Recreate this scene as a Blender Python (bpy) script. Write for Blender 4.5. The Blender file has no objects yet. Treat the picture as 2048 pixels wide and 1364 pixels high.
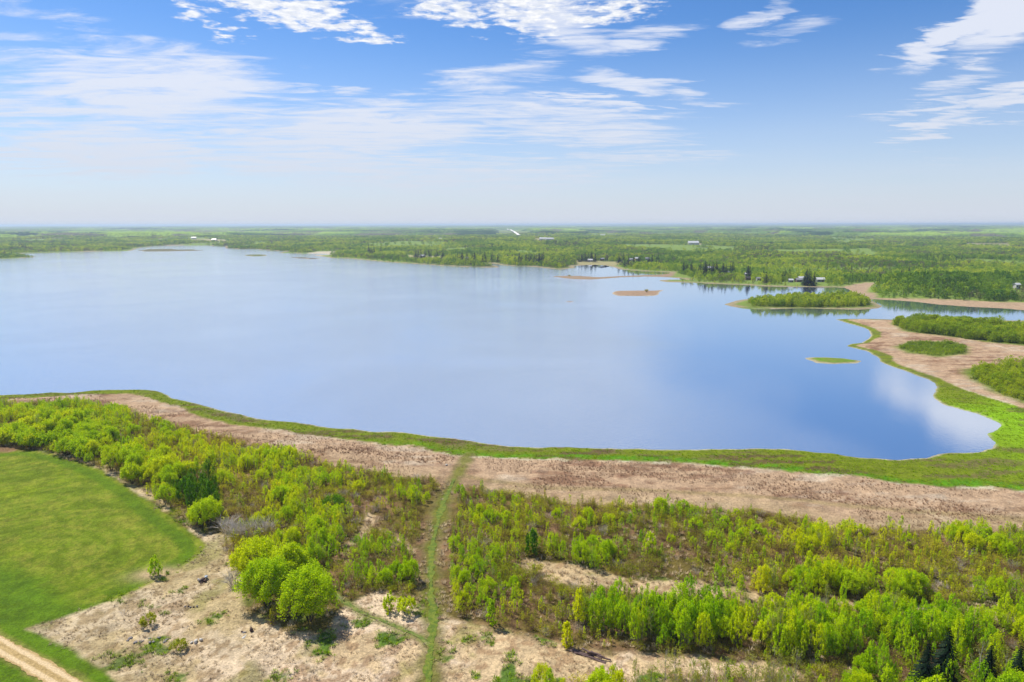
import bpy, math, random
import numpy as np
from mathutils import Matrix, Vector

# ------------------------------------------------------------------ camera, sky, sun, exposure
S = bpy.context.scene
COL = S.collection
CAM_H = 60.0
F = 1365.3                      # focal length in photo pixels (24 mm on 36 mm, 2048 wide)
PITCH = math.atan((682 - 448.5) / F)
ROLL = math.radians(0.10)
R3 = (Matrix.Rotation(math.pi / 2 - PITCH, 3, 'X') @ Matrix.Rotation(-ROLL, 3, 'Z'))
RM = np.array(R3)
cam = bpy.data.objects.new('camera', bpy.data.cameras.new('camera'))
COL.objects.link(cam)
cam.location = (0, 0, CAM_H)
cam.rotation_euler = R3.to_euler()
cam.data.sensor_width = 36.0
cam.data.lens = 24.0
cam.data.clip_start = 0.5
cam.data.clip_end = 120000
S.camera = cam

SUN_EL, SUN_AZ = math.radians(57), math.radians(-52)     # azimuth from +Y, towards -X
sun_dir = Vector((math.sin(SUN_AZ) * math.cos(SUN_EL), math.cos(SUN_AZ) * math.cos(SUN_EL), math.sin(SUN_EL)))
sl = bpy.data.lights.new('sun', 'SUN')
sl.energy = 4.4
sl.angle = math.radians(0.53)
sl.color = (1.0, 0.94, 0.82)
sun = bpy.data.objects.new('sun', sl)
sun.rotation_euler = sun_dir.to_track_quat('Z', 'Y').to_euler()
sun.location = (0, 0, 200)
COL.objects.link(sun)

S.view_settings.view_transform = 'Standard'
S.view_settings.look = 'None'
S.view_settings.gamma = 1
S.view_settings.use_curve_mapping = False
S.view_settings.exposure = 0.58
S.render.engine = 'CYCLES'
S.cycles.max_bounces = 6
S.cycles.transparent_max_bounces = 8
S.cycles.diffuse_bounces = 3
S.cycles.glossy_bounces = 2
S.cycles.transmission_bounces = 3
S.cycles.use_denoising = True
S.cycles.caustics_reflective = False
S.cycles.caustics_refractive = False
S.cycles.sample_clamp_indirect = 4


def dirs(u, v):
    u = np.asarray(u, float); v = np.asarray(v, float)
    d = np.stack([(u - 1024) / F, -(v - 682) / F, -np.ones_like(u)], -1)
    d = d @ RM.T
    return d / np.linalg.norm(d, axis=-1, keepdims=True)


def at(u, v, z=1.0):
    d = dirs(u, v)
    t = (z - CAM_H) / d[..., 2]
    return d[..., :2] * t[..., None]


def poly(pts, z=1.0):
    p = np.array(pts, float)
    return at(p[:, 0], p[:, 1], z)


class NT:
    """short helper to wire shader nodes"""
    def __init__(self, tree):
        self.t = tree; self.t.nodes.clear()

    def n(self, kind, **kw):
        nd = self.t.nodes.new(kind)
        for k, v in kw.items():
            setattr(nd, k, v)
        return nd

    def link(self, a, b):
        self.t.links.new(a, b)

    def put(self, sock, val):
        if hasattr(val, 'is_linked') or isinstance(val, bpy.types.NodeSocket):
            self.t.links.new(val, sock)
        else:
            sock.default_value = val

    def m(self, op, a, b=None, c=None, clamp=False):
        nd = self.n('ShaderNodeMath', operation=op, use_clamp=clamp)
        for i, x in enumerate((a, b, c)):
            if x is not None:
                self.put(nd.inputs[i], x)
        return nd.outputs[0]

    def mr(self, x, a, b, c=0.0, d=1.0, smooth=True):
        nd = self.n('ShaderNodeMapRange', interpolation_type='SMOOTHSTEP' if smooth else 'LINEAR')
        for i, q in enumerate((x, a, b, c, d)):
            self.put(nd.inputs[i], q)
        return nd.outputs[0]

    def mix(self, f, a, b, blend='MIX'):
        nd = self.n('ShaderNodeMix', data_type='RGBA', blend_type=blend)
        self.put(nd.inputs[0], f); self.put(nd.inputs[6], a); self.put(nd.inputs[7], b)
        return nd.outputs[2]

    def noise(self, vec, scale, detail=4, rough=0.5, dist=0.0, dims='3D', col=False, lac=2.0):
        nd = self.n('ShaderNodeTexNoise', noise_dimensions=dims)
        if vec is not None:
            self.link(vec, nd.inputs['Vector'])
        nd.inputs['Scale'].default_value = scale
        nd.inputs['Detail'].default_value = detail
        nd.inputs['Roughness'].default_value = rough
        nd.inputs['Distortion'].default_value = dist
        nd.inputs['Lacunarity'].default_value = lac
        return nd.outputs['Color' if col else 'Fac']

    def xyz(self, x, y, z=0.0):
        nd = self.n('ShaderNodeCombineXYZ')
        for i, q in enumerate((x, y, z)):
            self.put(nd.inputs[i], q)
        return nd.outputs[0]


def azel(u, v):
    d = dirs(u, v)
    return math.degrees(math.atan2(d[0], d[1])), math.degrees(math.asin(d[2]))


# ---- world: Nishita sky with high thin cloud laid over it by direction
W = bpy.data.worlds.new('World')
S.world = W
W.use_nodes = True
w = NT(W.node_tree)
sky = w.n('ShaderNodeTexSky', sky_type='NISHITA')
sky.sun_disc = False
sky.sun_elevation = SUN_EL
sky.sun_rotation = SUN_AZ
sky.altitude = 700
sky.air_density = 1.0
sky.dust_density = 0.6
sky.ozone_density = 3.2
hs = w.n('ShaderNodeHueSaturation')
hs.inputs['Saturation'].default_value = 1.2
hs.inputs['Value'].default_value = 1.0
w.link(sky.outputs[0], hs.inputs['Color'])
SKY_S = 0.078
skyc = w.mix(1.0, hs.outputs[0], (SKY_S * 0.86, SKY_S * 0.98, SKY_S * 1.16, 1), 'MULTIPLY')
geo = w.n('ShaderNodeTexCoord').outputs['Generated']
sx = w.n('ShaderNodeSeparateXYZ'); w.link(geo, sx.inputs[0])
dx, dy, dz = sx.outputs
el = w.m('MULTIPLY', w.m('ARCSINE', dz), 57.2958)
az = w.m('MULTIPLY', w.m('ARCTAN2', dx, dy), 57.2958)
zz = w.m('ADD', w.m('MAXIMUM', dz, 0.0), 0.035)
px_ = w.m('DIVIDE', dx, zz); py_ = w.m('DIVIDE', dy, zz)
pl = w.xyz(px_, py_, 0.0)
# slanted streak space for cirrus
strk = w.n('ShaderNodeMapping'); w.link(pl, strk.inputs[0])
strk.inputs['Rotation'].default_value = (0, 0, math.radians(-12))
strk.inputs['Scale'].default_value = (0.85, 2.1, 1)
nA = w.noise(strk.outputs[0], 1.7, 12, 0.66, 0.7)
nB = w.noise(pl, 0.55, 5, 0.5, 0.3)
nP = w.noise(pl, 13.0, 7, 0.56, 0.2)
# warp for the outlines
wr = w.n('ShaderNodeVectorMath', operation='SUBTRACT')
w.link(w.noise(strk.outputs[0], 1.9, 8, 0.62, 0.4, col=True), wr.inputs[0]); wr.inputs[1].default_value = (0.5, 0.5, 0.5)
ws = w.n('ShaderNodeVectorMath', operation='MULTIPLY'); w.link(wr.outputs[0], ws.inputs[0]); ws.inputs[1].default_value = (10, 3.4, 0)
wa = w.n('ShaderNodeVectorMath', operation='ADD'); w.link(ws.outputs[0], wa.inputs[0]); w.link(w.xyz(az, el), wa.inputs[1])
P = wa.outputs[0]


def patch(u, v, ru, rv, rot, s):
    a, e = azel(u, v)
    mp = w.n('ShaderNodeMapping', vector_type='TEXTURE')
    w.link(P, mp.inputs[0])
    mp.inputs['Location'].default_value = (a, e, 0)
    mp.inputs['Rotation'].default_value = (0, 0, math.radians(rot))
    mp.inputs['Scale'].default_value = (ru / 24.5, rv / 24.5, 1)
    ln = w.n('ShaderNodeVectorMath', operation='LENGTH'); w.link(mp.outputs[0], ln.inputs[0])
    return w.mr(ln.outputs['Value'], 1.15, 0.2, 0.0, s)


def total(lst):
    acc = None
    for p in lst:
        q = patch(*p)
        acc = q if acc is None else w.m('MAXIMUM', acc, q)
    return acc


cir = total([
    (300, 180, 330, 98, 4, 1.0), (90, 215, 200, 50, 0, 0.75), (640, 172, 150, 12, -2, 0.75), (60, 20, 160, 30, 0, 0.55),
    (230, 305, 280, 60, 0, 1.0), (60, 290, 120, 50, 0, 0.5), (720, 260, 440, 80, 6, 1.0), (560, 235, 200, 55, 0, 0.7),
    (1130, 245, 330, 75, -10, 0.85), (1170, 205, 250, 13, -7, 0.95), (1010, 150, 190, 45, 8, 0.75),
    (1240, 155, 140, 34, -14, 0.85), (1380, 190, 130, 20, -20, 0.6), (1120, 40, 170, 60, -15, 0.95),
    (1290, 72, 140, 26, 6, 0.8), (1570, 62, 110, 22, 8, 0.65), (1530, 20, 90, 24, 28, 0.65),
    (1955, 42, 155, 36, 26, 1.6), (2060, 20, 130, 60, 26, 1.25), (1905, 165, 80, 24, 16, 0.72), (1900, 205, 170, 12, 9, 0.8), (2010, 200, 110, 24, 12, 1.0),
    (1880, 250, 110, 22, 22, 0.9), (1990, 100, 50, 8, 30, 0.6), (1950, 248, 120, 7, -4, 0.6), (1880, 322, 130, 6, 2, 0.4),
    (1300, 315, 260, 26, 0, 0.62), (640, 330, 360, 36, 0, 0.9), (900, 350, 520, 60, 0, 0.75), (20, 80, 100, 16, 8, 0.5), (1000, -110, 620, 130, 0, 1.9), (380, -170, 200, 70, 10, 0.8), (1700, -160, 160, 60, -10, 0.7),
])
cir_out = w.mr(el, 26.5, 33.0, 0.0, 0.62)                          # above the picture the same cloud deck goes on
back = w.mr(w.m('ABSOLUTE', az), 44.0, 60.0, 0.0, 0.55)
gen = w.m('MULTIPLY', w.m('MAXIMUM', cir_out, back), w.mr(nB, 0.35, 0.6))
cirm = w.m('MAXIMUM', cir, gen)
cirT = w.m('ADD', cirm, w.m('MULTIPLY', w.m('SUBTRACT', nA, 0.5), 2.6))
cirA = w.m('MULTIPLY', w.mr(cirT, 0.2, 1.1), w.mr(cirm, 0.0, 0.35))
puf = total([(560, 15, 190, 44, -8, 1.0), (700, 55, 140, 30, -14, 0.8), (380, 22, 70, 24, -25, 0.6), (460, 65, 50, 16, -20, 0.55),
             (900, 22, 110, 34, -12, 0.9), (1230, 22, 130, 24, 6, 0.7), (740, 85, 60, 12, -12, 0.55), (1050, 20, 140, 60, -10, 0.8)])
pufT = w.m('ADD', puf, w.m('MULTIPLY', w.m('SUBTRACT', nP, 0.5), 3.4))
pufA = w.m('MULTIPLY', w.mr(pufT, 0.18, 1.05), w.mr(puf, 0.02, 0.3))
# low haze veil that thickens to the horizon
vl = w.mr(el, 16.0, 0.0, 0.0, 1.0, smooth=False)
veil = w.m('MULTIPLY', w.m('POWER', vl, 1.9), w.m('ADD', 0.97, w.m('MULTIPLY', w.m('SUBTRACT', nB, 0.5), 0.3)))
alpha = w.m('SUBTRACT', 1.0, w.m('MULTIPLY', w.m('MULTIPLY', w.m('SUBTRACT', 1.0, w.m('MULTIPLY', cirA, 0.86)),
                                                w.m('SUBTRACT', 1.0, w.m('MULTIPLY', pufA, 0.92))), w.m('SUBTRACT', 1.0, veil, clamp=True)), clamp=True)
ccol = w.mix(w.mr(el, 0, 14), (0.45, 0.48, 0.55, 1), (0.575, 0.595, 0.655, 1))
ccol = w.mix(pufA, ccol, w.mix(w.mr(w.noise(pl, 22.0, 4, 0.6), 0.35, 0.65), (0.56, 0.58, 0.62, 1), (0.72, 0.715, 0.71, 1)))
fin = w.mix(alpha, skyc, ccol)
bg = w.n('ShaderNodeBackground'); w.link(fin, bg.inputs[0]); bg.inputs[1].default_value = 1.0
wo = w.n('ShaderNodeOutputWorld'); w.link(bg.outputs[0], wo.inputs[0])
W.cycles.sampling_method = 'MANUAL'
W.cycles.sample_map_resolution = 512

# ------------------------------------------------------------------ helpers
rng = np.random.default_rng(7)
random.seed(5)
K = 1.62     # how bright a sunlit surface of albedo 1 renders; colours below are written as seen in full sun


def c(r, g, b, k=None):
    f = lambda x: (x / 12.92 if x <= 0.04045 else ((x + 0.055) / 1.055) ** 2.4)
    return np.array([f(q / 255.0) / (k or K) for q in (r, g, b)])


def c4(r, g, b, k=None):
    return tuple(c(r, g, b, k)) + (1.0,)


def _h(ix, iy, seed):
    n = (ix.astype(np.int64) * 374761393 + iy.astype(np.int64) * 668265263 + seed * 1274126177) & 0xffffffff
    n = ((n ^ (n >> 13)) * 1274126177) & 0xffffffff
    return ((n ^ (n >> 16)) & 0xffff) / 65535.0


def vn(x, y, seed=0):
    ix = np.floor(x); iy = np.floor(y)
    fx = x - ix; fy = y - iy
    fx = fx * fx * (3 - 2 * fx); fy = fy * fy * (3 - 2 * fy)
    a = _h(ix, iy, seed); b = _h(ix + 1, iy, seed); d = _h(ix, iy + 1, seed); e = _h(ix + 1, iy + 1, seed)
    return (a * (1 - fx) + b * fx) * (1 - fy) + (d * (1 - fx) + e * fx) * fy


def fbm(x, y, scale, octs=4, seed=0, gain=0.5):
    s = 0; a = 1; t = 0
    x = x / scale; y = y / scale
    for o in range(octs):
        s = s + a * vn(x, y, seed + o * 17); t += a
        a *= gain; x = x * 2.03 + 11.3; y = y * 2.03 + 5.7
    return s / t


def ss(x, a, b):
    t = np.clip((x - a) / (b - a), 0, 1)
    return t * t * (3 - 2 * t)


def sd(P, pg, closed=True, far=None):
    """signed distance, positive inside; far clips the work to a bounding box"""
    out = np.full(len(P), -1e3)
    if far is not None:
        lo = pg.min(0) - far; hi = pg.max(0) + far
        sel = np.where((P[:, 0] > lo[0]) & (P[:, 0] < hi[0]) & (P[:, 1] > lo[1]) & (P[:, 1] < hi[1]))[0]
    else:
        sel = np.arange(len(P))
    if len(sel) == 0:
        return out
    X = P[sel, 0]; Y = P[sel, 1]
    best = np.full(len(sel), 1e18); ins = np.zeros(len(sel), bool)
    n = len(pg)
    for i in range(n if closed else n - 1):
        ax, ay = pg[i]; bx, by = pg[(i + 1) % n]
        ex, ey = bx - ax, by - ay
        wx = X - ax; wy = Y - ay
        t = np.clip((wx * ex + wy * ey) / (ex * ex + ey * ey + 1e-9), 0, 1)
        q = (wx - t * ex) ** 2 + (wy - t * ey) ** 2
        np.minimum(best, q, out=best)
        if closed and ay != by:
            cr = ((ay > Y) != (by > Y)) & (X < ex * (Y - ay) / (by - ay) + ax)
            ins ^= cr
    d = np.sqrt(best)
    out[sel] = np.where(ins, d, -d) if closed else -d
    return out


def smooth_line(pts, n=6, closed=False):
    p = np.asarray(pts, float); out = []
    m = len(p)
    rngi = range(m if closed else m - 1)
    for i in rngi:
        if closed:
            a, b, d, e = p[(i - 1) % m], p[i], p[(i + 1) % m], p[(i + 2) % m]
        else:
            a, b, d, e = p[max(i - 1, 0)], p[i], p[i + 1], p[min(i + 2, m - 1)]
        for k in range(n):
            t = k / n
            out.append(0.5 * ((2 * b) + (-a + d) * t + (2 * a - 5 * b + 4 * d - e) * t * t + (-a + 3 * b - 3 * d + e) * t ** 3))
    if not closed:
        out.append(p[-1])
    return np.array(out)


# ------------------------------------------------------------------ the plan of the place
LAKE = poly([(-900, 523), (-100, 519), (0, 517.6), (25, 517.6), (55, 515.5), (88, 514.8), (58, 512.8), (41, 506.5), (89, 505), (178, 503), (262, 501.8),
    (272, 497.5), (282, 495.5), (317, 491.7), (360, 491), (406, 491), (457, 493.5), (447, 496.5), (480, 498.6), (505, 498), (540, 501), (576, 503.4), (549, 505.6),
    (589, 506.6), (622, 507.6), (650, 507.4), (668, 508.2), (625, 510.7), (645, 513), (663, 515.8), (698, 517), (741, 521.4), (780, 524.4), (830, 527.7), (886, 531.5), (917, 533.5),
    (962, 534.6), (999, 535.2), (992, 531.5), (972, 528), (985, 526.8), (1003, 530), (1023, 532), (1071, 533.4), (1094, 536.6), (1122, 539), (1149, 536), (1148, 532.5), (1160, 530.8), (1184, 530),
    (1205, 530.5), (1222, 532.8), (1238, 538.6), (1276, 542), (1312, 543.7), (1340, 544.7), (1343, 546.6), (1320, 549.4), (1276, 550.6), (1240, 552), (1202, 554.2), (1184, 553.9), (1160, 552.2), (1129, 551.8), (1100, 552.4),
    (1129, 556.2), (1151, 558.4), (1182, 558.9), (1202, 557.5), (1246, 554.6), (1290, 553.2), (1320, 553.6), (1346, 555.6), (1366, 557.6), (1378, 559.4), (1337, 559.2), (1315, 561), (1334, 564.2), (1364, 564.9), (1400, 565.7),
    (1421, 567.3), (1480, 569.5), (1529, 573), (1596, 574), (1671, 574.8), (1687, 575.6), (1700, 582), (1709, 590), (1680, 592.5), (1640, 592.5), (1546, 595), (1503, 597.2), (1473, 601.4), (1448, 609),
    (1463, 613), (1488, 617.6), (1533, 618.8), (1601, 616.5), (1662, 618), (1716, 619.7), (1757, 616.8), (1765, 612.5), (1753, 606), (1742, 601.4), (1744, 598.3), (1780, 600), (1827, 603), (1875, 609), (1938, 613.4), (2017, 617.2), (2048, 620.4),
    (2250, 634), (2500, 640), (2500, 652), (2250, 648), (2048, 641), (1930, 640), (1811, 639.6), (1732, 637.6), (1690, 637.6), (1672, 639), (1694, 645.7), (1716, 652), (1735, 658), (1743, 666), (1739, 675.8), (1723, 685), (1704, 687.8),
    (1694, 692), (1730, 701.7), (1754, 712.4), (1760, 723), (1784, 732.5), (1821, 745.8), (1856, 757.9), (1877, 774), (1865, 784.6), (1867, 795.3), (1888, 810), (1920, 819.4), (1960, 827.5), (1982, 838), (2006, 851.5), (2003, 861),
    (1982, 867.6), (1979, 875.6), (1990, 885), (1981, 897), (1954, 903.6), (1905, 906), (1876, 908), (1851, 915.4), (1791, 918), (1717, 914.3), (1662, 906), (1607, 900.7), (1514, 898.8), (1348, 898.8), (1179, 896.2), (1050, 893.3), (976, 887.7),
    (865, 873), (772, 863.7), (680, 857), (560, 842), (500, 834), (440, 820), (390, 808), (340, 793), (310, 780.5), (285, 778), (220, 779), (150, 784), (60, 788), (0, 789.5), (-250, 798), (-900, 830)], 0.0)
ISL = {
    'low': poly([(268, 502), (300, 498), (340, 497.4), (360, 499.4), (385, 498.8), (410, 500.8), (390, 502), (340, 503), (300, 503.2)], 0),
    'tuft': poly([(487, 511), (500, 508.7), (515, 508.2), (535, 510), (530, 512), (505, 512.6)], 0),
    'bar': poly([(566, 513.8), (600, 514.2), (648, 517), (622, 518), (590, 516.4)], 0),
    'sand': poly([(1224.5, 586), (1229, 583), (1240, 581.6), (1290, 581.2), (1312, 581), (1328, 579.6), (1319, 584), (1317, 589.5), (1309, 591.8), (1270, 592), (1236, 591.8), (1227, 589)], 0),
    'sliver': poly([(1127, 603), (1138, 602.2), (1153, 602.6), (1142, 604.2)], 0),
    'green': poly([(1610, 716.3), (1625, 715), (1650, 714.6), (1685, 716.2), (1712, 719.8), (1727, 722.5), (1712, 726.5), (1670, 728), (1635, 725.3), (1620, 720)], 0),
}
GREEN_LINE = [(-400, 798), (0, 795), (120, 789), (200, 785), (262, 783), (330, 802), (390, 826), (440, 839), (520, 853), (640, 870), (770, 886), (880, 901), (940, 906), (1040, 914), (1200, 918), (1348, 921), (1500, 934), (1640, 948), (1750, 958), (1900, 968), (2048, 976), (2600, 1005)]
GREEN_STRIP = poly(GREEN_LINE + [(2600, 700), (2048, 815), (1960, 790), (1880, 758), (1800, 735), (1760, 712), (1720, 690), (1400, 800), (1000, 800), (600, 760), (280, 700), (-400, 700)])
BED = poly([(-400, 780), (0, 785), (300, 775), (700, 850), (1100, 880), (1600, 890), (2600, 950), (2600, 1075), (2048, 1062), (1850, 1060), (1720, 1062), (1640, 1048), (1600, 1032), (1500, 1022), (1340, 1015), (1200, 1012), (1100, 1002), (960, 976), (880, 962), (800, 952), (700, 938), (600, 912), (520, 890), (440, 872), (380, 858), (300, 838), (230, 812), (130, 806), (0, 806), (-400, 812)])
EAST = poly([(1660, 630), (1800, 633), (2700, 640), (2700, 990), (2300, 985), (2048, 960), (2000, 900), (1985, 860), (1860, 800), (1850, 760), (1700, 700), (1680, 690)])
FIELD = poly([(-900, 903), (-300, 905), (0, 905), (60, 901), (120, 910), (200, 940), (260, 975), (330, 1030), (390, 1072), (408, 1095), (395, 1115), (340, 1150), (270, 1185), (180, 1218), (100, 1240), (62, 1252), (105, 1278), (150, 1300), (240, 1364), (330, 1440), (420, 1700), (300, 3000), (-900, 3000)])
BARE = poly([(60, 1252), (200, 1205), (330, 1150), (395, 1105), (385, 1070), (320, 1020), (240, 960), (150, 915), (60, 898), (200, 925), (300, 975), (400, 1062), (455, 1080), (480, 1160), (500, 1225), (560, 1262), (640, 1262), (690, 1205), (760, 1178), (835, 1212), (858, 1228), (890, 1240), (1000, 1256), (1100, 1272), (1180, 1300), (1290, 1305), (1400, 1315), (1560, 1325), (1620, 1345), (1580, 1500), (1100, 3000), (300, 3000), (330, 1440), (240, 1364)])
CLEAR = [poly(q) for q in (
    [(742, 1022), (762, 1030), (745, 1060), (705, 1092), (688, 1090), (730, 1050)],
    [(745, 1050), (800, 1065), (845, 1090), (840, 1100), (780, 1075)],
    [(1045, 1108), (1130, 1125), (1240, 1150), (1340, 1160), (1480, 1178), (1600, 1200), (1590, 1212), (1440, 1200), (1300, 1186), (1190, 1176), (1110, 1165), (1040, 1130)],
    [(1640, 1195), (1800, 1205), (2048, 1225), (2048, 1238), (1800, 1228), (1640, 1212)],
    [(1280, 1312), (1400, 1318), (1560, 1330), (1600, 1345), (1500, 1356), (1300, 1352)],
    [(1180, 1292), (1250, 1300), (1300, 1330), (1250, 1345), (1150, 1310)])]
TRAIL = smooth_line(poly([(852, 1560), (856, 1440), (858, 1364), (862, 1300), (866, 1240), (862, 1180), (862, 1120), (872, 1060), (886, 1010), (905, 965), (924, 928), (938, 905)]), 14)
SIDE = smooth_line(poly([(860, 1288), (832, 1271), (785, 1250), (735, 1230), (700, 1210), (676, 1192), (664, 1178)]), 12)
ROAD = smooth_line(poly([(-700, 905), (-420, 1040), (-200, 1165), (0, 1290), (60, 1324), (140, 1371), (300, 1464), (600, 1640), (900, 1850)]), 10)
FAINT = smooth_line(poly([(872, 1238), (930, 1248), (990, 1256), (1050, 1268), (1120, 1285)]), 8)
BANKT = smooth_line(poly([(930, 950), (1100, 975), (1350, 982), (1600, 998), (1680, 1008), (1850, 1022), (2048, 1038), (2300, 1060)]), 8)
STRIP = poly([(1745, 598.6), (1800, 598), (1900, 603), (2000, 607), (2300, 613), (2600, 618), (2600, 660), (2300, 646), (2048, 626), (1938, 616), (1780, 603)], 0)
BARP = poly([(1095, 550), (1345, 545), (1350, 552), (1330, 556), (1200, 560), (1095, 559)], 0)
NECK = poly([(1655, 576), (1700, 571.5), (1735, 569.5), (1752, 575), (1736, 581), (1744, 589), (1762, 598), (1742, 601), (1712, 591), (1698, 583), (1685, 577)])
EASTTREES = [(poly(q), hh) for q, hh in (
    ([(1790, 646), (1835, 642), (1950, 641), (2300, 643), (2700, 648), (2700, 730), (2300, 715), (2048, 690), (1980, 683), (1880, 669), (1810, 660)], 7.0),
    ([(1795, 692), (1830, 683), (1900, 684), (1932, 694), (1925, 706), (1870, 711), (1820, 703)], 2.6),
    ([(1942, 738), (2048, 728), (2300, 730), (2700, 740), (2700, 850), (2300, 840), (2048, 803), (1990, 780), (1955, 760)], 4.6),
)]
ISLTREES = poly([(1500, 604), (1560, 599), (1640, 597), (1700, 596), (1732, 604), (1738, 611), (1690, 612.5), (1560, 612.5), (1512, 612)])
BEACH = poly([(612, 506), (640, 503), (672, 503), (674, 508), (640, 511)])
TAN_FIELD = [poly(q) for q in ([(1690, 511), (1765, 512), (1768, 518), (1700, 517)], [(1375, 489.5), (1405, 490.5), (1402, 495), (1372, 494)],
                               [(1070, 483), (1110, 484), (1108, 489), (1068, 488)], [(1930, 489), (2020, 490), (2020, 494), (1930, 493)], [(380, 480), (450, 481), (455, 486), (380, 485)], [(815, 511), (890, 514), (888, 521), (820, 518)],
                               [(1150, 521), (1250, 524), (1235, 530), (1155, 529)])]
# stands of young aspen in the foreground: outline of their bases, share of green, height range, colour, words for the label
STANDS = [
    ([(-300, 868), (0, 862), (120, 850), (220, 870), (300, 905), (400, 950), (470, 1000), (455, 1050), (380, 1056), (325, 1010), (240, 955), (170, 927), (60, 898), (-300, 905)], 0.85, (5.0, 7.6), 'willow', 'beside the green field'),
    ([(-300, 815), (0, 812), (150, 812), (240, 822), (330, 860), (420, 890), (520, 920), (600, 950), (620, 1010), (560, 1020), (470, 990), (380, 930), (250, 870), (100, 845), (-300, 860)], 0.7, (3.4, 5.2), 'aspen', 'in the shore wood'),
    ([(500, 900), (640, 925), (760, 958), (880, 975), (872, 1010), (780, 1000), (690, 985), (600, 975), (520, 940)], 0.6, (3.0, 4.4), 'aspen', 'near the shore left of trail'),
    ([(560, 1000), (700, 1040), (690, 1090), (640, 1150), (690, 1190), (560, 1150), (520, 1060)], 0.6, (4.2, 6.2), 'aspen', 'behind the big willow clump'),
    ([(700, 1090), (840, 1100), (842, 1170), (760, 1180), (700, 1160)], 0.62, (3.4, 5.0), 'aspen', 'left of the grass trail'),
    ([(905, 990), (1000, 1005), (1180, 1040), (1330, 1030), (1330, 1062), (1180, 1075), (1000, 1060), (900, 1050)], 0.62, (3.0, 4.6), 'aspen', 'below the shore right of trail'),
    ([(890, 1060), (1030, 1080), (1040, 1120), (1060, 1190), (1040, 1238), (890, 1235), (880, 1120)], 0.5, (2.8, 4.4), 'aspen', 'right of the grass trail'),
    ([(1050, 1090), (1300, 1105), (1320, 1145), (1200, 1150), (1060, 1120)], 0.75, (3.8, 5.4), 'aspen', 'above the bare brown strip'),
    ([(1330, 1010), (1560, 1040), (1600, 1100), (1450, 1120), (1330, 1110)], 0.28, (2.4, 3.6), 'aspen', 'among the brown scrub'),
    ([(1560, 1082), (1660, 1070), (1760, 1082), (1760, 1118), (1560, 1120)], 0.85, (4.0, 5.4), 'aspen', 'amid the brown scrub'),
    ([(1700, 1062), (1900, 1068), (2300, 1078), (2300, 1130), (1960, 1110), (1700, 1085)], 0.75, (3.6, 5.2), 'aspen', 'in the farthest right row'),
    ([(1420, 1160), (1600, 1152), (1900, 1176), (1900, 1200), (1700, 1204), (1430, 1190)], 0.85, (4.6, 6.2), 'aspen', 'in the middle right row'),
    ([(1960, 1190), (2300, 1190), (2300, 1225), (1980, 1215)], 0.8, (4.4, 5.6), 'aspen', 'ending the middle right row'),
    ([(1140, 1236), (1280, 1225), (1500, 1225), (1800, 1232), (2060, 1245), (2300, 1260), (2300, 1330), (1800, 1318), (1600, 1322), (1400, 1312), (1280, 1300), (1240, 1275), (1140, 1268)], 0.92, (5.2, 7.4), 'aspen', 'in the long bright row'),
    ([(1640, 1372), (1720, 1345), (1820, 1330), (2100, 1312), (2400, 1350), (2400, 1620), (1600, 1620), (1620, 1420)], 0.95, (4.6, 7.4), 'willow', 'in the bottom right wood'),
    ([(1080, 1388), (1180, 1378), (1260, 1392), (1270, 1480), (1070, 1480)], 0.95, (4.6, 6.2), 'aspen', 'below the log pile'),
    ([(1285, 1380), (1640, 1366), (1620, 1500), (1285, 1500)], 0.8, (4.8, 7.0), 'pale', 'at the scrub bottom edge'),
]
STANDS = [(poly(q), g, hr, kd, wd) for q, g, hr, kd, wd in STANDS]
SCRUB = poly([(-600, 812), (0, 806), (130, 806), (230, 812), (300, 838), (440, 872), (520, 890), (600, 912), (700, 938), (800, 952), (880, 962), (960, 976), (1100, 1002), (1200, 1012), (1340, 1015), (1500, 1022), (1600, 1032), (1640, 1048), (1720, 1062), (1850, 1060), (2048, 1062), (2700, 1085), (2700, 1800), (1030, 1800), (1055, 1392), (1180, 1376), (1275, 1388), (1330, 1356), (1590, 1350), (1560, 1332), (1400, 1318), (1280, 1305), (1180, 1290), (1000, 1248), (890, 1238), (858, 1228), (835, 1210), (760, 1176), (690, 1203), (640, 1255), (560, 1258), (500, 1228), (480, 1160), (455, 1082), (390, 1058), (320, 1008), (240, 952), (170, 925), (60, 895), (-600, 905)])
HERO = [(620, 1240, 8.6, 'large round lime green willow nearest the bare ground'), (535, 1212, 8.0, 'large lime green willow left of the roundest one'),
        (515, 1160, 7.4, 'tall lime willow at the back left of the big clump'), (575, 1168, 7.2, 'lime willow at the back of the big clump')]


def land(P):
    d = -sd(P, LAKE)
    for k in ISL:
        d = np.maximum(d, sd(P, ISL[k], far=60))
    r = np.hypot(P[:, 0], P[:, 1])
    d = d + (fbm(P[:, 0], P[:, 1], 8, 3, 701) - 0.5) * 3.0 * (1 - ss(r, 350, 600)) + (fbm(P[:, 0], P[:, 1], 30, 3, 703) - 0.5) * 7 * ss(r, 450, 800)
    return d


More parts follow.
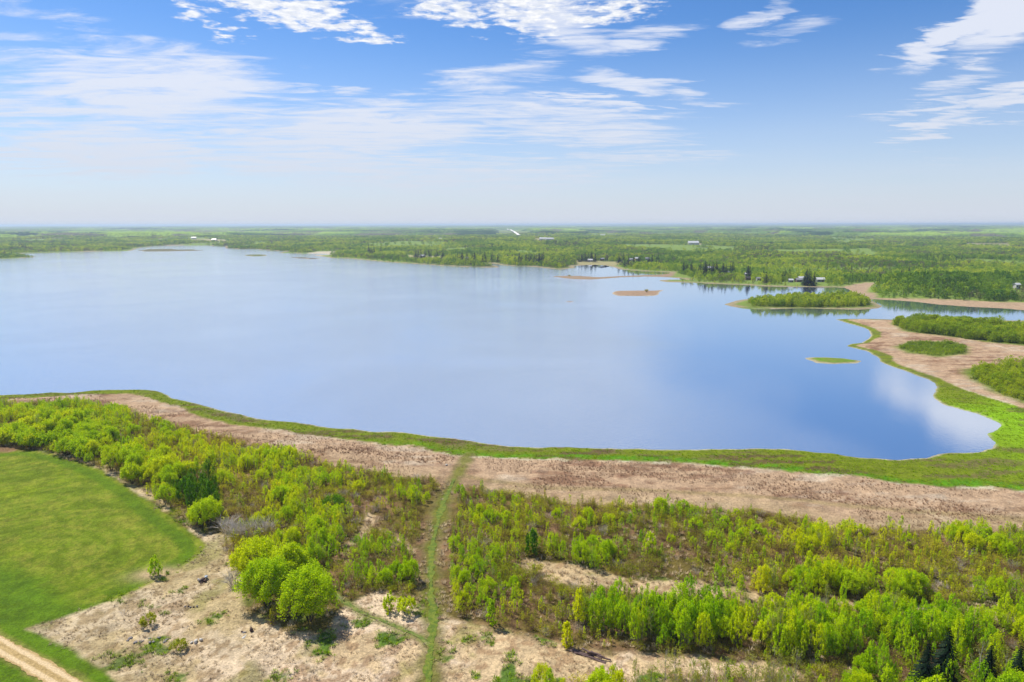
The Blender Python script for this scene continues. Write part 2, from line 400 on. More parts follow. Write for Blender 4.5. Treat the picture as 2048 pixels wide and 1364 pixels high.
def height(P, d=None):
    if d is None:
        d = land(P)
    x, y = P[:, 0], P[:, 1]
    r = np.hypot(x, y)
    h = np.where(d < 0, np.maximum(d * 0.12, -1.2), np.minimum(d * 0.09, 0.25) + 0.75 * (1 - np.exp(-np.maximum(d, 0) / 22)))
    inl = ss(d, 3, 12)
    near = 1 - ss(r, 230, 420)
    tr = np.minimum.reduce([-sd(P, TRAIL, False, 25), -sd(P, ROAD, False, 25), -sd(P, SIDE, False, 25)]) if near.max() > 0 else 99
    calm = 0.15 + 0.85 * ss(tr, 1.5, 4.5)
    fld = ss(sd(P, FIELD, far=30), -2, 2)
    rel = (fbm(x, y, 9, 3, 3) - 0.5) * 0.9 + (fbm(x, y, 2.2, 3, 9) - 0.5) * 0.42
    h = h + near * inl * rel * calm * (1 - 0.75 * fld)
    far = ss(r, 520, 900) * ss(d, 30, 350)
    h = h + far * ((fbm(x, y, 900, 3, 21) - 0.36) * 26).clip(-0.4, 30) * ss(r, 700, 2500) + far * (fbm(x, y, 260, 2, 31)) * 5
    hx, hy = at(2010, 590)
    h = h + 10 * np.exp(-(((x - hx) / 130) ** 2 + ((y - hy - 45) / 55) ** 2)) * ss(d, 4, 40)
    h = h + ss(r, 14000, 26000) * (8 + 26 * fbm(x, y, 6000, 2, 41)) * ss(np.arctan2(x, y), -0.35, 0.2)
    return h


def ground_colour(P, d, h):
    x, y = P[:, 0], P[:, 1]; r = np.hypot(x, y)
    n = len(P)
    j1 = fbm(x, y, 14, 4, 50) - 0.5; j2 = fbm(x, y, 3.2, 3, 60) - 0.5; j3 = fbm(x, y, 0.9, 2, 70) - 0.5
    stk = fbm(x * 0.25 + y * 0.05, y * 1.0, 2.5, 4, 77) - 0.5
    Q = P + np.stack([j1 * 5 + j2 * 2.0, (fbm(x, y, 12, 4, 90) - 0.5) * 5 + (fbm(x, y, 2.6, 3, 95) - 0.5) * 2], -1)

    def mixc(C, w_, col):
        w_ = np.clip(w_, 0, 1)[:, None]
        return C * (1 - w_) + np.asarray(col)[None, :] * w_
    C = np.tile(c(124, 110, 56), (n, 1))                        # litter and young grass under scrub
    C = mixc(C, ss(j1 + j2, -0.02, 0.25), c(150, 120, 88))
    C = mixc(C, ss(-j1 + j2 * 0.8, 0.12, 0.3) * 0.7, c(98, 122, 36))
    # far land
    gp = fbm(x, y * 0.7, 120, 4, 410)
    fr = ss(r, 430, 560) * (y > 0)
    C = mixc(C, fr, c(86, 104, 44))
    g_ = fbm(x, y, 340, 3, 13)
    C = mixc(C, fr * ss(g_, 0.42, 0.6), c(136, 160, 72))
    C = mixc(C, fr * ss(g_, 0.44, 0.34) * ss(r, 1500, 3000), c(150, 140, 104))
    C = mixc(C, fr * ss(gp, 0.54, 0.6), c(134, 160, 66))
    for q in TAN_FIELD:
        C = mixc(C, ss(sd(P, q, far=200), -2, 4), c(176, 168, 118))
    # brown dried lake bed
    sdb = sd(Q, BED, far=20)
    sde = sd(Q, EAST, far=20)
    bed = np.maximum(ss(sdb, -1.2, 1.2), ss(sde, -1, 2))
    bc = np.tile(c(204, 173, 140), (n, 1))
    bc = mixc(bc, ss(stk + j1 * 0.6, 0.0, 0.2), c(172, 138, 108))
    bc = mixc(bc, ss(stk * 0.8 - j1 * 0.7, 0.05, 0.25) * 0.8, c(216, 196, 170))
    bc = mixc(bc, ss(j2 + j1 + stk, 0.15, 0.4) * 0.6, c(146, 110, 86))
    bc = mixc(bc, ss(sdb, 12, 2) * ss(sdb, -1, 1) * ss(x, -120, 40) * 0.7, c(196, 172, 132))
    bc = mixc(bc, ss(sd(P, BANKT, False, 20), -1.8, -0.5) * 0.65, c(172, 152, 104))
    C = C * (1 - bed[:, None]) + bc * bed[:, None]
    # strip of new growth at the water
    sg = sd(Q, GREEN_STRIP, far=20)
    g = ss(sg, -0.8, 0.8) * (1 - ss(r, 560, 620))
    gw = 3 + 4.5 * fbm(x, y, 30, 2, 33)
    g = np.maximum(g, ss(d, gw, gw * 0.75) * (y < 620) * (sde > -3) * (d > 0))
    g = g * (d > -5)
    gc = np.tile(c(126, 142, 26), (n, 1))
    gc = mixc(gc, ss(stk + 0.5 * j1, -0.02, 0.16) * (1 - ss(sg, 4.5, 2)) , c(126, 122, 66))
    gc = mixc(gc, ss(sg, 5.5, 2.5) * ss(x, -90, 60) * (y < 230) * (0.45 + 1.1 * ss(j2 + j3, -0.2, 0.2)), c(98, 152, 4))
    gc = mixc(gc, ss(x, 105, 165) * ss(j1 + stk, 0.22, -0.05), c(142, 190, 4, 1.5))
    gc = mixc(gc, ss(y, 205, 240), c(128, 142, 30))
    gc = mixc(gc, ss(x, 60, 160) * ss(-sg, -9, -4) * ss(stk, 0.03, 0.12) * 0.7, c(110, 118, 50))
    gc = mixc(gc, ss(stk, 0.1, 0.16) * 0.75 * ss(x, 130, 80), c(110, 90, 58))
    C = C * (1 - g[:, None]) + gc * g[:, None]
    C = mixc(C, ss(-sg, 0.0, 0.4) * ss(-sg, 1.8, 0.6) * ss(x, -80, 0) * (r < 300) * bed * ss(j2, -0.1, 0.1), c(214, 204, 172))
    # waterline
    wl = ss(d, 1.0, 0.3) * (r < 600)
    C = mixc(C, wl * ss(j1, -0.3, 0.05) * 0.85, c(206, 196, 172))
    far_s = ss(d, 9, 5) * (r >= 520) * (y > 0)
    C = mixc(C, far_s, c(172, 158, 124))
    C = mixc(C, ss(sd(P, NECK, far=30) + (fbm(x, y, 18, 3, 61) - 0.5) * 16, -3, 3), c(186, 160, 132))
    C = mixc(C, ss(sd(P, STRIP, far=40) + (fbm(x, y, 20, 3, 62) - 0.5) * 8, -2, 3), c(196, 168, 136))
    C = mixc(C, ss(sd(P, BEACH, far=60), -3, 3), c(214, 202, 176))
    C = mixc(C, ss(sd(P, BARP, far=40), -3, 3) * (d > -3), c(170, 146, 118))
    # islands
    for k, col in (('sand', c(178, 150, 122)), ('sliver', c(160, 140, 120)), ('green', c(142, 146, 66)), ('bar', c(120, 112, 90)), ('low', c(122, 118, 80)), ('tuft', c(120, 128, 70))):
        s_ = sd(P, ISL[k], far=30)
        C = mixc(C, ss(s_, -2, 0.2), col)
        C = mixc(C, ss(s_, -3, -0.5) * ss(s_, 2.2, 0.5) * 0.8, c(206, 194, 168))
    s_ = sd(P, ISL['green'], far=30)
    C = mixc(C, ss(s_, 2.0, 3.0) * ss(s_, 7, 4), c(120, 158, 44))
    for q, hh in EASTTREES:
        C = mixc(C, ss(sd(Q, q, far=30), -5, 1), c(122, 140, 52))
    C = mixc(C, ss(sd(P, ISLTREES, far=60), -7, -1), c(124, 140, 58))
    # bare matted straw
    b = ss(sd(Q, BARE, far=20), -0.8, 0.9)
    b = np.maximum(b, np.maximum.reduce([ss(sd(Q, q, far=20), -0.7, 0.7) for q in CLEAR]) * 0.9)
    s2 = fbm(x * 0.8 + y * 0.5, y * 0.8 - x * 0.5, 1.6, 4, 101) - 0.5
    k2 = fbm(x, y, 11, 3, 111)
    b2 = np.tile(c(232, 204, 160), (n, 1))
    b2 = mixc(b2, ss(k2 + s2 * 0.5, 0.48, 0.62), c(250, 224, 190))
    b2 = mixc(b2, ss(s2 + j3 * 0.7, 0.02, 0.2) * 0.7, c(172, 138, 102))
    b2 = mixc(b2, ss(fbm(x, y, 7, 4, 121), 0.58, 0.72) * 0.6, c(150, 148, 66))
    b2 = mixc(b2, ss(fbm(x, y, 4.5, 4, 131), 0.66, 0.74) * 0.95, c(92, 130, 40))
    lf = ss(x, -28, -48) * ss(sd(P, BARE, far=20), 16, 4)
    b2 = mixc(b2, lf * 0.3, c(152, 150, 92))
    C = C * (1 - b[:, None]) + b2 * b[:, None]
    # green field with mowing swirls
    f = ss(sd(Q * 0.35 + P * 0.65, FIELD, far=20), -0.5, 0.5)
    cx, cy = at(60, 1120)
    rr = np.hypot((x - cx) * 0.8, y - cy) + fbm(x, y, 30, 2, 141) * 6
    ring = fbm(rr * 1.0, np.arctan2(y - cy, x - cx) * 3.2, 1.15, 3, 151) - 0.5
    fc = np.tile(c(126, 148, 30), (n, 1))
    fc = mixc(fc, (ss(ring, 0.0, 0.15) * 0.5 + ss(j2 + j3, 0.0, 0.3) * 0.5), c(104, 126, 10))
    fc = mixc(fc, (ss(-ring, 0.0, 0.18) * 0.5 + ss(-j2 + j3, 0.05, 0.3) * 0.5), c(152, 158, 52))
    fc = mixc(fc, ss(fbm(x, y, 13, 4, 161), 0.52, 0.75) * 0.35, c(148, 152, 50))
    fc = mixc(fc, ss(fbm(x, y, 18, 4, 171), 0.58, 0.75) * 0.5, c(140, 164, 4))
    rd = -sd(P, ROAD, False, 60)
    fc = mixc(fc, ss(rd + j1 * 6, 15, 9) * 0.85, c(96, 134, 4))
    edge = sd(P, FIELD, far=20)
    fc = mixc(fc, ss(edge, 4.5, 3) * ss(edge, 0.6, 1.4) * (rd > 15) * 0.8, c(96, 130, 8))
    pr = edge + fbm(x, y, 9, 2, 181) * 1.2
    fc = mixc(fc, (ss(np.abs(pr - 5.6), 0.55, 0.1) + ss(np.abs(pr - 7.4), 0.5, 0.1) * 0.6 + ss(np.abs(pr - 9.6), 0.5, 0.1) * 0.4) * ss(y, 108, 98) * (rd > 12) * ss(x, -70, -50) * 0.7, c(190, 178, 116))
    ux, uy = at(318, 1148)
    fc = mixc(fc, np.exp(-(((x - ux) * 0.8 - (y - uy) * 0.3) / 3.2) ** 2 - ((y - uy) / 2.2) ** 2) * 1.3, c(196, 172, 132))
    C = C * (1 - f[:, None]) + fc * f[:, None]
    # margins of the tracks
    t = -sd(P, TRAIL, False, 12)
    far_t = ss(y, 130, 165)
    C = mixc(C, ss(t + j2 * 1.5, 2.7, 1.2) * 0.7, c(140, 132, 78))
    C = mixc(C, ss(t + j2 * 2.6, 1.5, 0.6) * 0.6, c(120, 130, 30))
    t = -sd(P, SIDE, False, 12)
    C = mixc(C, ss(t + j2, 1.3, 0.5) * 0.7, c(134, 142, 66))
    t = -sd(P, FAINT, False, 12)
    C = mixc(C, ss(np.abs(t - 0.7) + j3 * 0.3, 0.4, 0.1) * 0.6, c(176, 146, 104))
    C = mixc(C, ss(rd + j2, 2.3, 1.4) * 0.8, c(150, 150, 72))
    C *= (1 + (j3 * 0.22 + j2 * 0.18) * (1 - ss(r, 250, 400)))[:, None]
    return np.clip(C, 0.004, 0.8)


# ------------------------------------------------------------------ mesh helpers and tags
def mesh_from(name, V, Fq, mats, col=None, smooth=False, mat_idx=None):
    me = bpy.data.meshes.new(name)
    V = np.ascontiguousarray(V, np.float32); Fq = np.ascontiguousarray(Fq, np.int32)
    me.vertices.add(len(V)); me.vertices.foreach_set('co', V.ravel())
    k = Fq.shape[1]
    me.loops.add(Fq.size); me.loops.foreach_set('vertex_index', Fq.ravel())
    me.polygons.add(len(Fq)); me.polygons.foreach_set('loop_start', np.arange(0, Fq.size, k, dtype=np.int32))
    if mat_idx is not None:
        me.polygons.foreach_set('material_index', np.ascontiguousarray(mat_idx, np.int32))
    if smooth:
        me.polygons.foreach_set('use_smooth', np.ones(len(Fq), bool))
    me.update(calc_edges=True)
    for m_ in (mats if isinstance(mats, (list, tuple)) else [mats]):
        me.materials.append(m_)
    if col is not None:
        a = me.color_attributes.new('albedo', 'FLOAT_COLOR', 'POINT')
        a.data.foreach_set('color', np.concatenate([col, np.ones((len(col), 1))], 1).astype(np.float32).ravel())
    return me


def put(name, me, parent=None, loc=(0, 0, 0), rz=0.0, sc=1.0):
    o = bpy.data.objects.new(name, me); COL.objects.link(o)
    o.location = loc; o.rotation_euler = (0, 0, rz)
    o.scale = (sc, sc, sc) if not isinstance(sc, (tuple, list)) else sc
    if parent is not None:
        o.parent = parent
    return o


def tag(o, label=None, cat=None, group=None, kind=None):
    for k, v in (('label', label), ('category', cat), ('group', group), ('kind', kind)):
        if v:
            o[k] = v
    return o


def material(name):
    m_ = bpy.data.materials.new(name); m_.use_nodes = True
    t = NT(m_.node_tree)
    out = t.n('ShaderNodeOutputMaterial')
    return m_, t, out


def simple(name, col, rough=0.8, var=0.25, scale=3.0, bump=0.0):
    m_, t, out = material(name)
    p = t.n('ShaderNodeBsdfPrincipled')
    tc = t.n('ShaderNodeTexCoord').outputs['Object']
    nz = t.noise(tc, scale, 4, 0.6)
    cc = t.mix(1.0, tuple(col) + (1,) if len(col) == 3 else col, t.xyz(*(t.mr(nz, 0.3, 0.7, 1 - var, 1 + var),) * 3), 'MULTIPLY')
    t.link(cc, p.inputs['Base Color']); p.inputs['Roughness'].default_value = rough
    if bump:
        b = t.n('ShaderNodeBump'); b.inputs['Strength'].default_value = bump; t.link(nz, b.inputs['Height']); t.link(b.outputs[0], p.inputs['Normal'])
    t.link(p.outputs[0], out.inputs[0])
    return m_


def leaf_mat(name, ca, cb, cc, trans=0.45, scale=0.02):
    """young leaves: a hue per tree, per stand and per leaf; light passes through"""
    m_, t, out = material(name)
    oi = t.n('ShaderNodeObjectInfo'); ge = t.n('ShaderNodeNewGeometry')
    st = t.noise(ge.outputs['Position'], scale, 3, 0.55)
    f1 = t.m('ADD', t.m('MULTIPLY', oi.outputs['Random'], 0.65), t.m('MULTIPLY', t.mr(st, 0.35, 0.65), 0.5), clamp=True)
    rp = t.n('ShaderNodeValToRGB'); t.link(f1, rp.inputs[0])
    rp.color_ramp.elements[0].position = 0.1; rp.color_ramp.elements[0].color = tuple(ca) + (1,)
    rp.color_ramp.elements[1].position = 0.95; rp.color_ramp.elements[1].color = tuple(cc) + (1,)
    e = rp.color_ramp.elements.new(0.5); e.color = tuple(cb) + (1,)
    lv = t.mr(ge.outputs['Random Per Island'], 0, 1, 0.65, 1.3, smooth=False)
    col = t.mix(1.0, rp.outputs[0], t.xyz(lv, lv, lv), 'MULTIPLY')
    d = t.n('ShaderNodeBsdfPrincipled'); t.link(col, d.inputs['Base Color']); d.inputs['Roughness'].default_value = 0.6
    d.inputs['Specular IOR Level'].default_value = 0.08
    tr = t.n('ShaderNodeBsdfTranslucent')
    t.link(t.mix(1.0, col, (1.5, 1.35, 0.3, 1), 'MULTIPLY'), tr.inputs[0])
    mx = t.n('ShaderNodeMixShader'); mx.inputs[0].default_value = trans
    t.link(d.outputs[0], mx.inputs[1]); t.link(tr.outputs[0], mx.inputs[2]); t.link(mx.outputs[0], out.inputs[0])
    return m_


# ------------------------------------------------------------------ materials
M = {}
M['leaf'] = leaf_mat('young_leaves', c(142, 184, 4, 0.98), c(176, 204, 2, 0.98), c(208, 214, 4, 1.0))
M['leaf_willow'] = leaf_mat('willow_leaves', c(146, 182, 2, 1.03), c(172, 200, 1, 1.03), c(198, 210, 1, 1.03))
M['leaf_dark'] = leaf_mat('deep_green_leaves', c(80, 142, 12), c(104, 162, 12), c(132, 180, 16))
M['leaf_pale'] = leaf_mat('pale_new_leaves', c(176, 184, 96), c(190, 196, 96), c(188, 208, 86))
M['leaf_scrub'] = leaf_mat('scrub_leaves', c(138, 152, 30, 1.15), c(160, 172, 30, 1.15), c(196, 194, 48, 1.15))
M['leaf_far'] = leaf_mat('far_leaves', c(88, 134, 52, 1.35), c(138, 176, 48, 1.3), c(194, 210, 60, 1.25), 0.45, 0.006)
M['leaf_grove'] = leaf_mat('grove_leaves', c(116, 150, 26, 1.2), c(148, 176, 26, 1.2), c(180, 196, 40, 1.2))
M['leaf_grey'] = leaf_mat('bare_far_twigs', c(120, 124, 92), c(136, 136, 98), c(150, 154, 100), 0.2, 0.01)
M['needle'] = leaf_mat('spruce_needles', c(22, 44, 26), c(28, 52, 30), c(36, 60, 34), 0.08)
M['bark'] = simple('bark', c(128, 120, 100), 0.9, 0.3, 6)
M['bark_pale'] = simple('pale_bark', c(190, 184, 164), 0.9, 0.25, 6)
M['bark_dark'] = simple('dark_bark', c(84, 70, 56), 0.9, 0.3, 6)


def twig_mat(name, a, b):
    m_, t, out = material(name)
    oi = t.n('ShaderNodeObjectInfo')
    d = t.n('ShaderNodeBsdfDiffuse'); t.link(t.mix(oi.outputs['Random'], tuple(a) + (1,), tuple(b) + (1,)), d.inputs[0]); t.link(d.outputs[0], out.inputs[0])
    return m_


M['twig_brown'] = twig_mat('brown_twigs', c(138, 100, 76, 1.4), c(178, 144, 112, 1.4))
M['twig_grey'] = twig_mat('grey_twigs', c(200, 190, 178, 1.2), c(222, 212, 200, 1.2))
M['straw'] = twig_mat('dry_straw', c(206, 178, 136), c(244, 222, 186))
M['rust'] = twig_mat('rusty_reeds', c(172, 138, 112), c(214, 186, 154))
M['brush'] = twig_mat('dark_reeds', c(180, 142, 114, 1.4), c(222, 190, 156, 1.4))
M['grass'] = twig_mat('green_grass', c(112, 150, 6, 1.3), c(156, 182, 16, 1.3))

# ground: colour per vertex is the plan of the place, the nodes add grain and relief
gm, t, out = material('ground_cover')
at_ = t.n('ShaderNodeVertexColor'); at_.layer_name = 'albedo'
pos = t.n('ShaderNodeNewGeometry').outputs['Position']
n1 = t.noise(pos, 1.5, 7, 0.66, 1.6)
n2 = t.noise(pos, 0.35, 4, 0.6)
lg = t.mr(t.m('ADD', t.m('MULTIPLY', n1, 0.65), t.m('MULTIPLY', n2, 0.35)), 0.36, 0.64, 0.66, 1.34)
colr = t.mix(1.0, at_.outputs[0], t.xyz(lg, lg, lg), 'MULTIPLY')
p = t.n('ShaderNodeBsdfPrincipled'); t.link(colr, p.inputs['Base Color']); p.inputs['Roughness'].default_value = 0.95
p.inputs['Specular IOR Level'].default_value = 0.1
bp = t.n('ShaderNodeBump'); bp.inputs['Strength'].default_value = 1.0; bp.inputs['Distance'].default_value = 0.5
t.link(t.noise(pos, 1.4, 7, 0.7), bp.inputs['Height']); t.link(bp.outputs[0], p.inputs['Normal'])
t.link(p.outputs[0], out.inputs[0])
M['ground'] = gm

# water
wm, t, out = material('lake_water')
pos = t.n('ShaderNodeNewGeometry').outputs['Position']
mp = t.n('ShaderNodeMapping'); t.link(pos, mp.inputs[0]); mp.inputs['Scale'].default_value = (1.0, 1.7, 1.0); mp.inputs['Rotation'].default_value = (0, 0, 0.3)
w1 = t.noise(mp.outputs[0], 0.65, 5, 0.68)
gust = t.noise(pos, 0.008, 4, 0.55, 0.6)
sxp = t.n('ShaderNodeSeparateXYZ'); t.link(pos, sxp.inputs[0])
lee = t.mr(sxp.outputs[0], 120.0, 20.0, 0.10, 1.0)                 # the bay at the right lies in the lee
gf = t.m('MULTIPLY', t.mr(gust, 0.33, 0.66, 0.5, 1.0), lee)
b = t.n('ShaderNodeBump'); b.inputs['Distance'].default_value = 0.34
t.link(t.m('MULTIPLY', gf, 0.55), b.inputs['Strength']); t.link(w1, b.inputs['Height'])
fr = t.n('ShaderNodeFresnel'); fr.inputs['IOR'].default_value = 4.2; t.link(b.outputs[0], fr.inputs['Normal'])
df = t.n('ShaderNodeBsdfDiffuse'); df.inputs[0].default_value = (0.11, 0.15, 0.22, 1)
gl = t.n('ShaderNodeBsdfGlossy'); gl.inputs['Color'].default_value = (0.96, 0.98, 1.0, 1)
t.link(t.m('ADD', t.m('MULTIPLY', gf, 0.07), 0.015), gl.inputs['Roughness']); t.link(b.outputs[0], gl.inputs['Normal'])
g2 = t.n('ShaderNodeBsdfGlossy'); g2.inputs['Roughness'].default_value = 0.38; g2.inputs['Color'].default_value = (0.96, 0.98, 1.0, 1)
gm2 = t.n('ShaderNodeMixShader'); t.link(t.m('MULTIPLY', gf, 0.08), gm2.inputs[0]); t.link(gl.outputs[0], gm2.inputs[1]); t.link(g2.outputs[0], gm2.inputs[2])
mx = t.n('ShaderNodeMixShader'); t.link(t.mr(fr.outputs[0], 0.25, 0.75, 0.72, 0.97, smooth=False), mx.inputs[0]); t.link(df.outputs[0], mx.inputs[1]); t.link(gm2.outputs[0], mx.inputs[2])
t.link(mx.outputs[0], out.inputs[0])
M['water'] = wm

# ------------------------------------------------------------------ ground: one polar sheet round the viewpoint, cut into its named areas
rr_ = [0.0, 20, 35, 45, 52]
r = 58.0
while r < 42000:
    rr_.append(r)
    dv = 2.6 if r < 260 else (1.35 if r < 1700 else (1.6 if r < 4000 else 1.1))    # step in photo rows
    r += max(0.3, dv * (r * r + CAM_H ** 2) / (CAM_H * F))
    if r > 5000:
        r += r * 0.02
RR = np.array(rr_[1:] + [42000.0])
azs = np.concatenate([np.linspace(-180, -58, 40)[:-1], np.radians(0) + np.linspace(-58, -41, 80)[:-1], np.degrees(np.arctan(np.linspace(math.tan(math.radians(-41)), math.tan(math.radians(41)), 860))), np.linspace(41, 58, 80)[1:], np.linspace(58, 180, 40)[1:-1]])
AZ = np.radians(azs)
nr, na = len(RR), len(AZ)
X = np.outer(RR, np.sin(AZ)).ravel(); Y = np.outer(RR, np.cos(AZ)).ravel()
PG = np.stack([X, Y], -1)
D = land(PG)
Z = height(PG, D)
CC = ground_colour(PG, D, Z)
ii, jj = np.meshgrid(np.arange(nr - 1), np.arange(na), indexing='ij')
q = np.stack([ii * na + jj, ii * na + (jj + 1) % na, (ii + 1) * na + (jj + 1) % na, (ii + 1) * na + jj], -1).reshape(-1, 4)
VV = np.stack([X, Y, Z], -1)
cen = VV[q][:, :, :2].mean(1)
lab = np.zeros(len(q), int)
lab[sd(cen, FIELD, far=5) > 0] = 1
bedm = (sd(cen, BED, far=5) > 0) & (sd(cen, GREEN_STRIP, far=5) < 0)
lab[bedm] = 2
lab[(sd(cen, GREEN_STRIP, far=5) > 0) & (land(cen) > -2) & (np.hypot(*cen.T) < 300)] = 3
lab[(sd(cen, EAST, far=5) > 0) & (lab == 0)] = 4
lab[(np.hypot(*cen.T) > 470) & (cen[:, 1] > 0) & (lab == 0)] = 5
isl_names = list(ISL)
for k, nm in enumerate(isl_names):
    lab[sd(cen, ISL[nm], far=12) > -8] = 10 + k
nm_of = {0: 'ground', 1: 'grass_field', 2: 'dry_lakebed', 3: 'grassy_shore', 4: 'mudflat', 5: 'far_shore'}
for L in sorted(set(lab)):
    fq = q[lab == L]
    used, inv = np.unique(fq.ravel(), return_inverse=True)
    o = put(nm_of.get(L, 'island'), mesh_from(nm_of.get(L, 'island'), VV[used], inv.reshape(-1, 4), M['ground'], CC[used], smooth=True))
    tag(o, kind='structure')
# centre cap under the camera
cap = np.vstack([[[0, 0, 0.8]], VV[:na]])
capf = np.array([[0, 1 + j, 1 + (j + 1) % na] for j in range(na)])
tag(put('ground', mesh_from('ground', cap, capf, M['ground'], np.vstack([CC[:1], CC[:na]]))), kind='structure')

# lake surface: a sheet from bank to bank, its rim inside the banks
wx = np.array([(-2600, 60), (1500, 60), (1500, 2400), (-2600, 2400)], float)
wq = mesh_from('water', np.array([(-2600, 60, 0), (1500, 60, 0), (1500, 2400, 0), (-2600, 2400, 0)]), np.array([[0, 1, 2, 3]]), M['water'])
tag(put('water', wq), kind='structure')

# ------------------------------------------------------------------ plant shapes (shared meshes)
def quads_from(cent, nrm_len, rs, aspect=1.0, up=0.18):
    n = len(cent)
    nn = rs.normal(size=(n, 3)); nn /= np.linalg.norm(nn, axis=1)[:, None]
    nn[:, 2] = np.abs(nn[:, 2]) + up * 1.5; nn /= np.linalg.norm(nn, axis=1)[:, None]     # leaves mostly face the light
    a = np.cross(nn, rs.normal(size=(n, 3))); a /= np.linalg.norm(a, axis=1)[:, None] + 1e-9
    b_ = np.cross(nn, a)
    L = np.asarray(nrm_len).reshape(-1, 1)
    a2 = a * L * 0.5; b2 = b_ * L * 0.5 * aspect
    V = np.stack([cent - a2, cent - b2 * 0.9 + a2 * 0.1, cent + a2, cent + b2 * 0.9 + a2 * 0.1], 1).reshape(-1, 3)
    return V, np.arange(4 * n).reshape(-1, 4)


def sticks(p0, p1, w0, w1, rs):
    """thin tapered three-sided sticks as quads"""
    n = len(p0)
    d = p1 - p0; d /= np.linalg.norm(d, axis=1)[:, None] + 1e-9
    a = np.cross(d, np.array([0.31, 0.9, 0.2])); a /= np.linalg.norm(a, axis=1)[:, None] + 1e-9
    b_ = np.cross(d, a)
    w0 = np.broadcast_to(np.asarray(w0, float).reshape(-1, 1), (n, 1)); w1 = np.broadcast_to(np.asarray(w1, float).reshape(-1, 1), (n, 1))
    ring = []
    for k in range(3):
        an = 2 * math.pi * k / 3
        o = a * math.cos(an) + b_ * math.sin(an)
        ring.append((p0 + o * w0, p1 + o * w1))
    V = np.stack([ring[0][0], ring[1][0], ring[2][0], ring[0][1], ring[1][1], ring[2][1]], 1).reshape(-1, 3)
    base = np.arange(n)[:, None] * 6
    Fq = np.concatenate([base + np.array([[0, 1, 4, 3]]), base + np.array([[1, 2, 5, 4]]), base + np.array([[2, 0, 3, 5]])])
    return V, Fq


def crown_clumps(rs, nc, h0, h1, rad, prof):
    t = rs.random(nc) ** 0.85
    z = h0 + (h1 - h0) * t
    a = rs.random(nc) * 2 * math.pi
    rr = rad * prof(t) * (0.35 + 0.65 * rs.random(nc) ** 0.5)
    return np.stack([rr * np.cos(a), rr * np.sin(a), z], -1)


def join_vf(parts):
    V = []; Fs = []; mi = []; o = 0
    for k, (v, f) in enumerate(parts):
        V.append(v); Fs.append(f + o); mi.append(np.full(len(f), k)); o += len(v)
    return np.vstack(V), np.vstack(Fs), np.concatenate(mi)


def aspen(seed, nl=2200, leaf=0.17, rad=0.24, base=0.2, hgt=6.0, full=False):
    """upright crown of leaf clumps on rising branches; returns (trunk, crown) vertex and face arrays"""
    rs = np.random.default_rng(seed)
    R_ = rad * hgt
    prof = lambda t: np.clip(1.12 - t, 0.06, 1) ** 0.65 * ss(t, -0.12, 0.22)
    if full:
        prof = lambda t: np.sin(np.pi * np.clip(t * 0.8 + 0.17, 0, 1)) ** 0.6
    nc = 130
    cl = crown_clumps(rs, nc, base * hgt, hgt * 0.97, R_, prof)
    aa = np.arctan2(cl[:, 1], cl[:, 0]); ph_ = rs.random(4) * 6.28       # uneven outline: lobes, a lean, side leaders, gaps
    lob = 1 + 0.32 * np.sin(2 * aa + ph_[0] + cl[:, 2]) + 0.22 * np.sin(3 * aa + ph_[1] - 1.7 * cl[:, 2])
    cl[:, :2] *= lob[:, None]
    for sdl in range(rs.integers(1, 4)):                               # side leaders with tops of their own
        an_ = rs.random() * 6.28; w_ = np.abs((aa - an_ + math.pi) % (2 * math.pi) - math.pi) < 0.7
        lift = 0.12 + 0.2 * rs.random()
        cl[w_, :2] += np.array([math.cos(an_), math.sin(an_)]) * R_ * 0.25
        cl[w_, 2] = base * hgt + (cl[w_, 2] - base * hgt) * (0.72 + lift)
    gap_ = np.sin(aa * 2 + cl[:, 2] * 2.6 / max(0.3, R_) * 0.6 + ph_[2]) > 0.78
    cl = cl[~gap_]; nc = len(cl)
    k = rs.integers(0, nc, nl)
    sz = R_ * (0.10 + 0.13 * rs.random(nc) ** 1.5)
    off = rs.normal(size=(nl, 3)); off /= np.linalg.norm(off, axis=1)[:, None]
    off *= (rs.random(nl) ** 0.45)[:, None]
    off[:, :2] *= (1.25 - 0.85 * (off[:, 2:3] * 0.5 + 0.5))           # each clump narrows upwards
    P_ = cl[k] + off * sz[k][:, None] * np.array([1.15, 1.15, 2.1])
    P_[:, :2] *= (1 + 0.10 * (P_[:, 2:3] / hgt))                      # twigs reach up and out
    crown = quads_from(P_, leaf * (0.7 + 0.6 * rs.random(nl)), rs)
    p0 = [np.array([0, 0, -0.3])]; p1 = []; w0 = []; w1 = []
    bend = rs.normal(size=2) * 0.02 * hgt
    trunk_pts = [np.array([bend[0] * t * t, bend[1] * t * t, hgt * 0.93 * t]) for t in np.linspace(0, 1, 6)]
    P0 = [np.array([0, 0, -0.3])] + trunk_pts[1:-1]; P1 = trunk_pts[1:]
    wd = np.linspace(0.011, 0.003, 6) * hgt
    W0 = list(wd[:5]); W1 = list(wd[1:])
    for i in range(0, nc, 3):
        z = max(cl[i][2] - np.hypot(*cl[i][:2]) * 1.3 - 0.1, 0.1 * hgt); t_ = z / (hgt * 0.93)
        b0 = np.array([bend[0] * t_ * t_, bend[1] * t_ * t_, z])
        P0.append(b0); P1.append(cl[i]); W0.append(0.004 * hgt); W1.append(0.0012 * hgt)
    trunk = sticks(np.array(P0), np.array(P1), np.array(W0), np.array(W1), rs)
    return trunk, crown


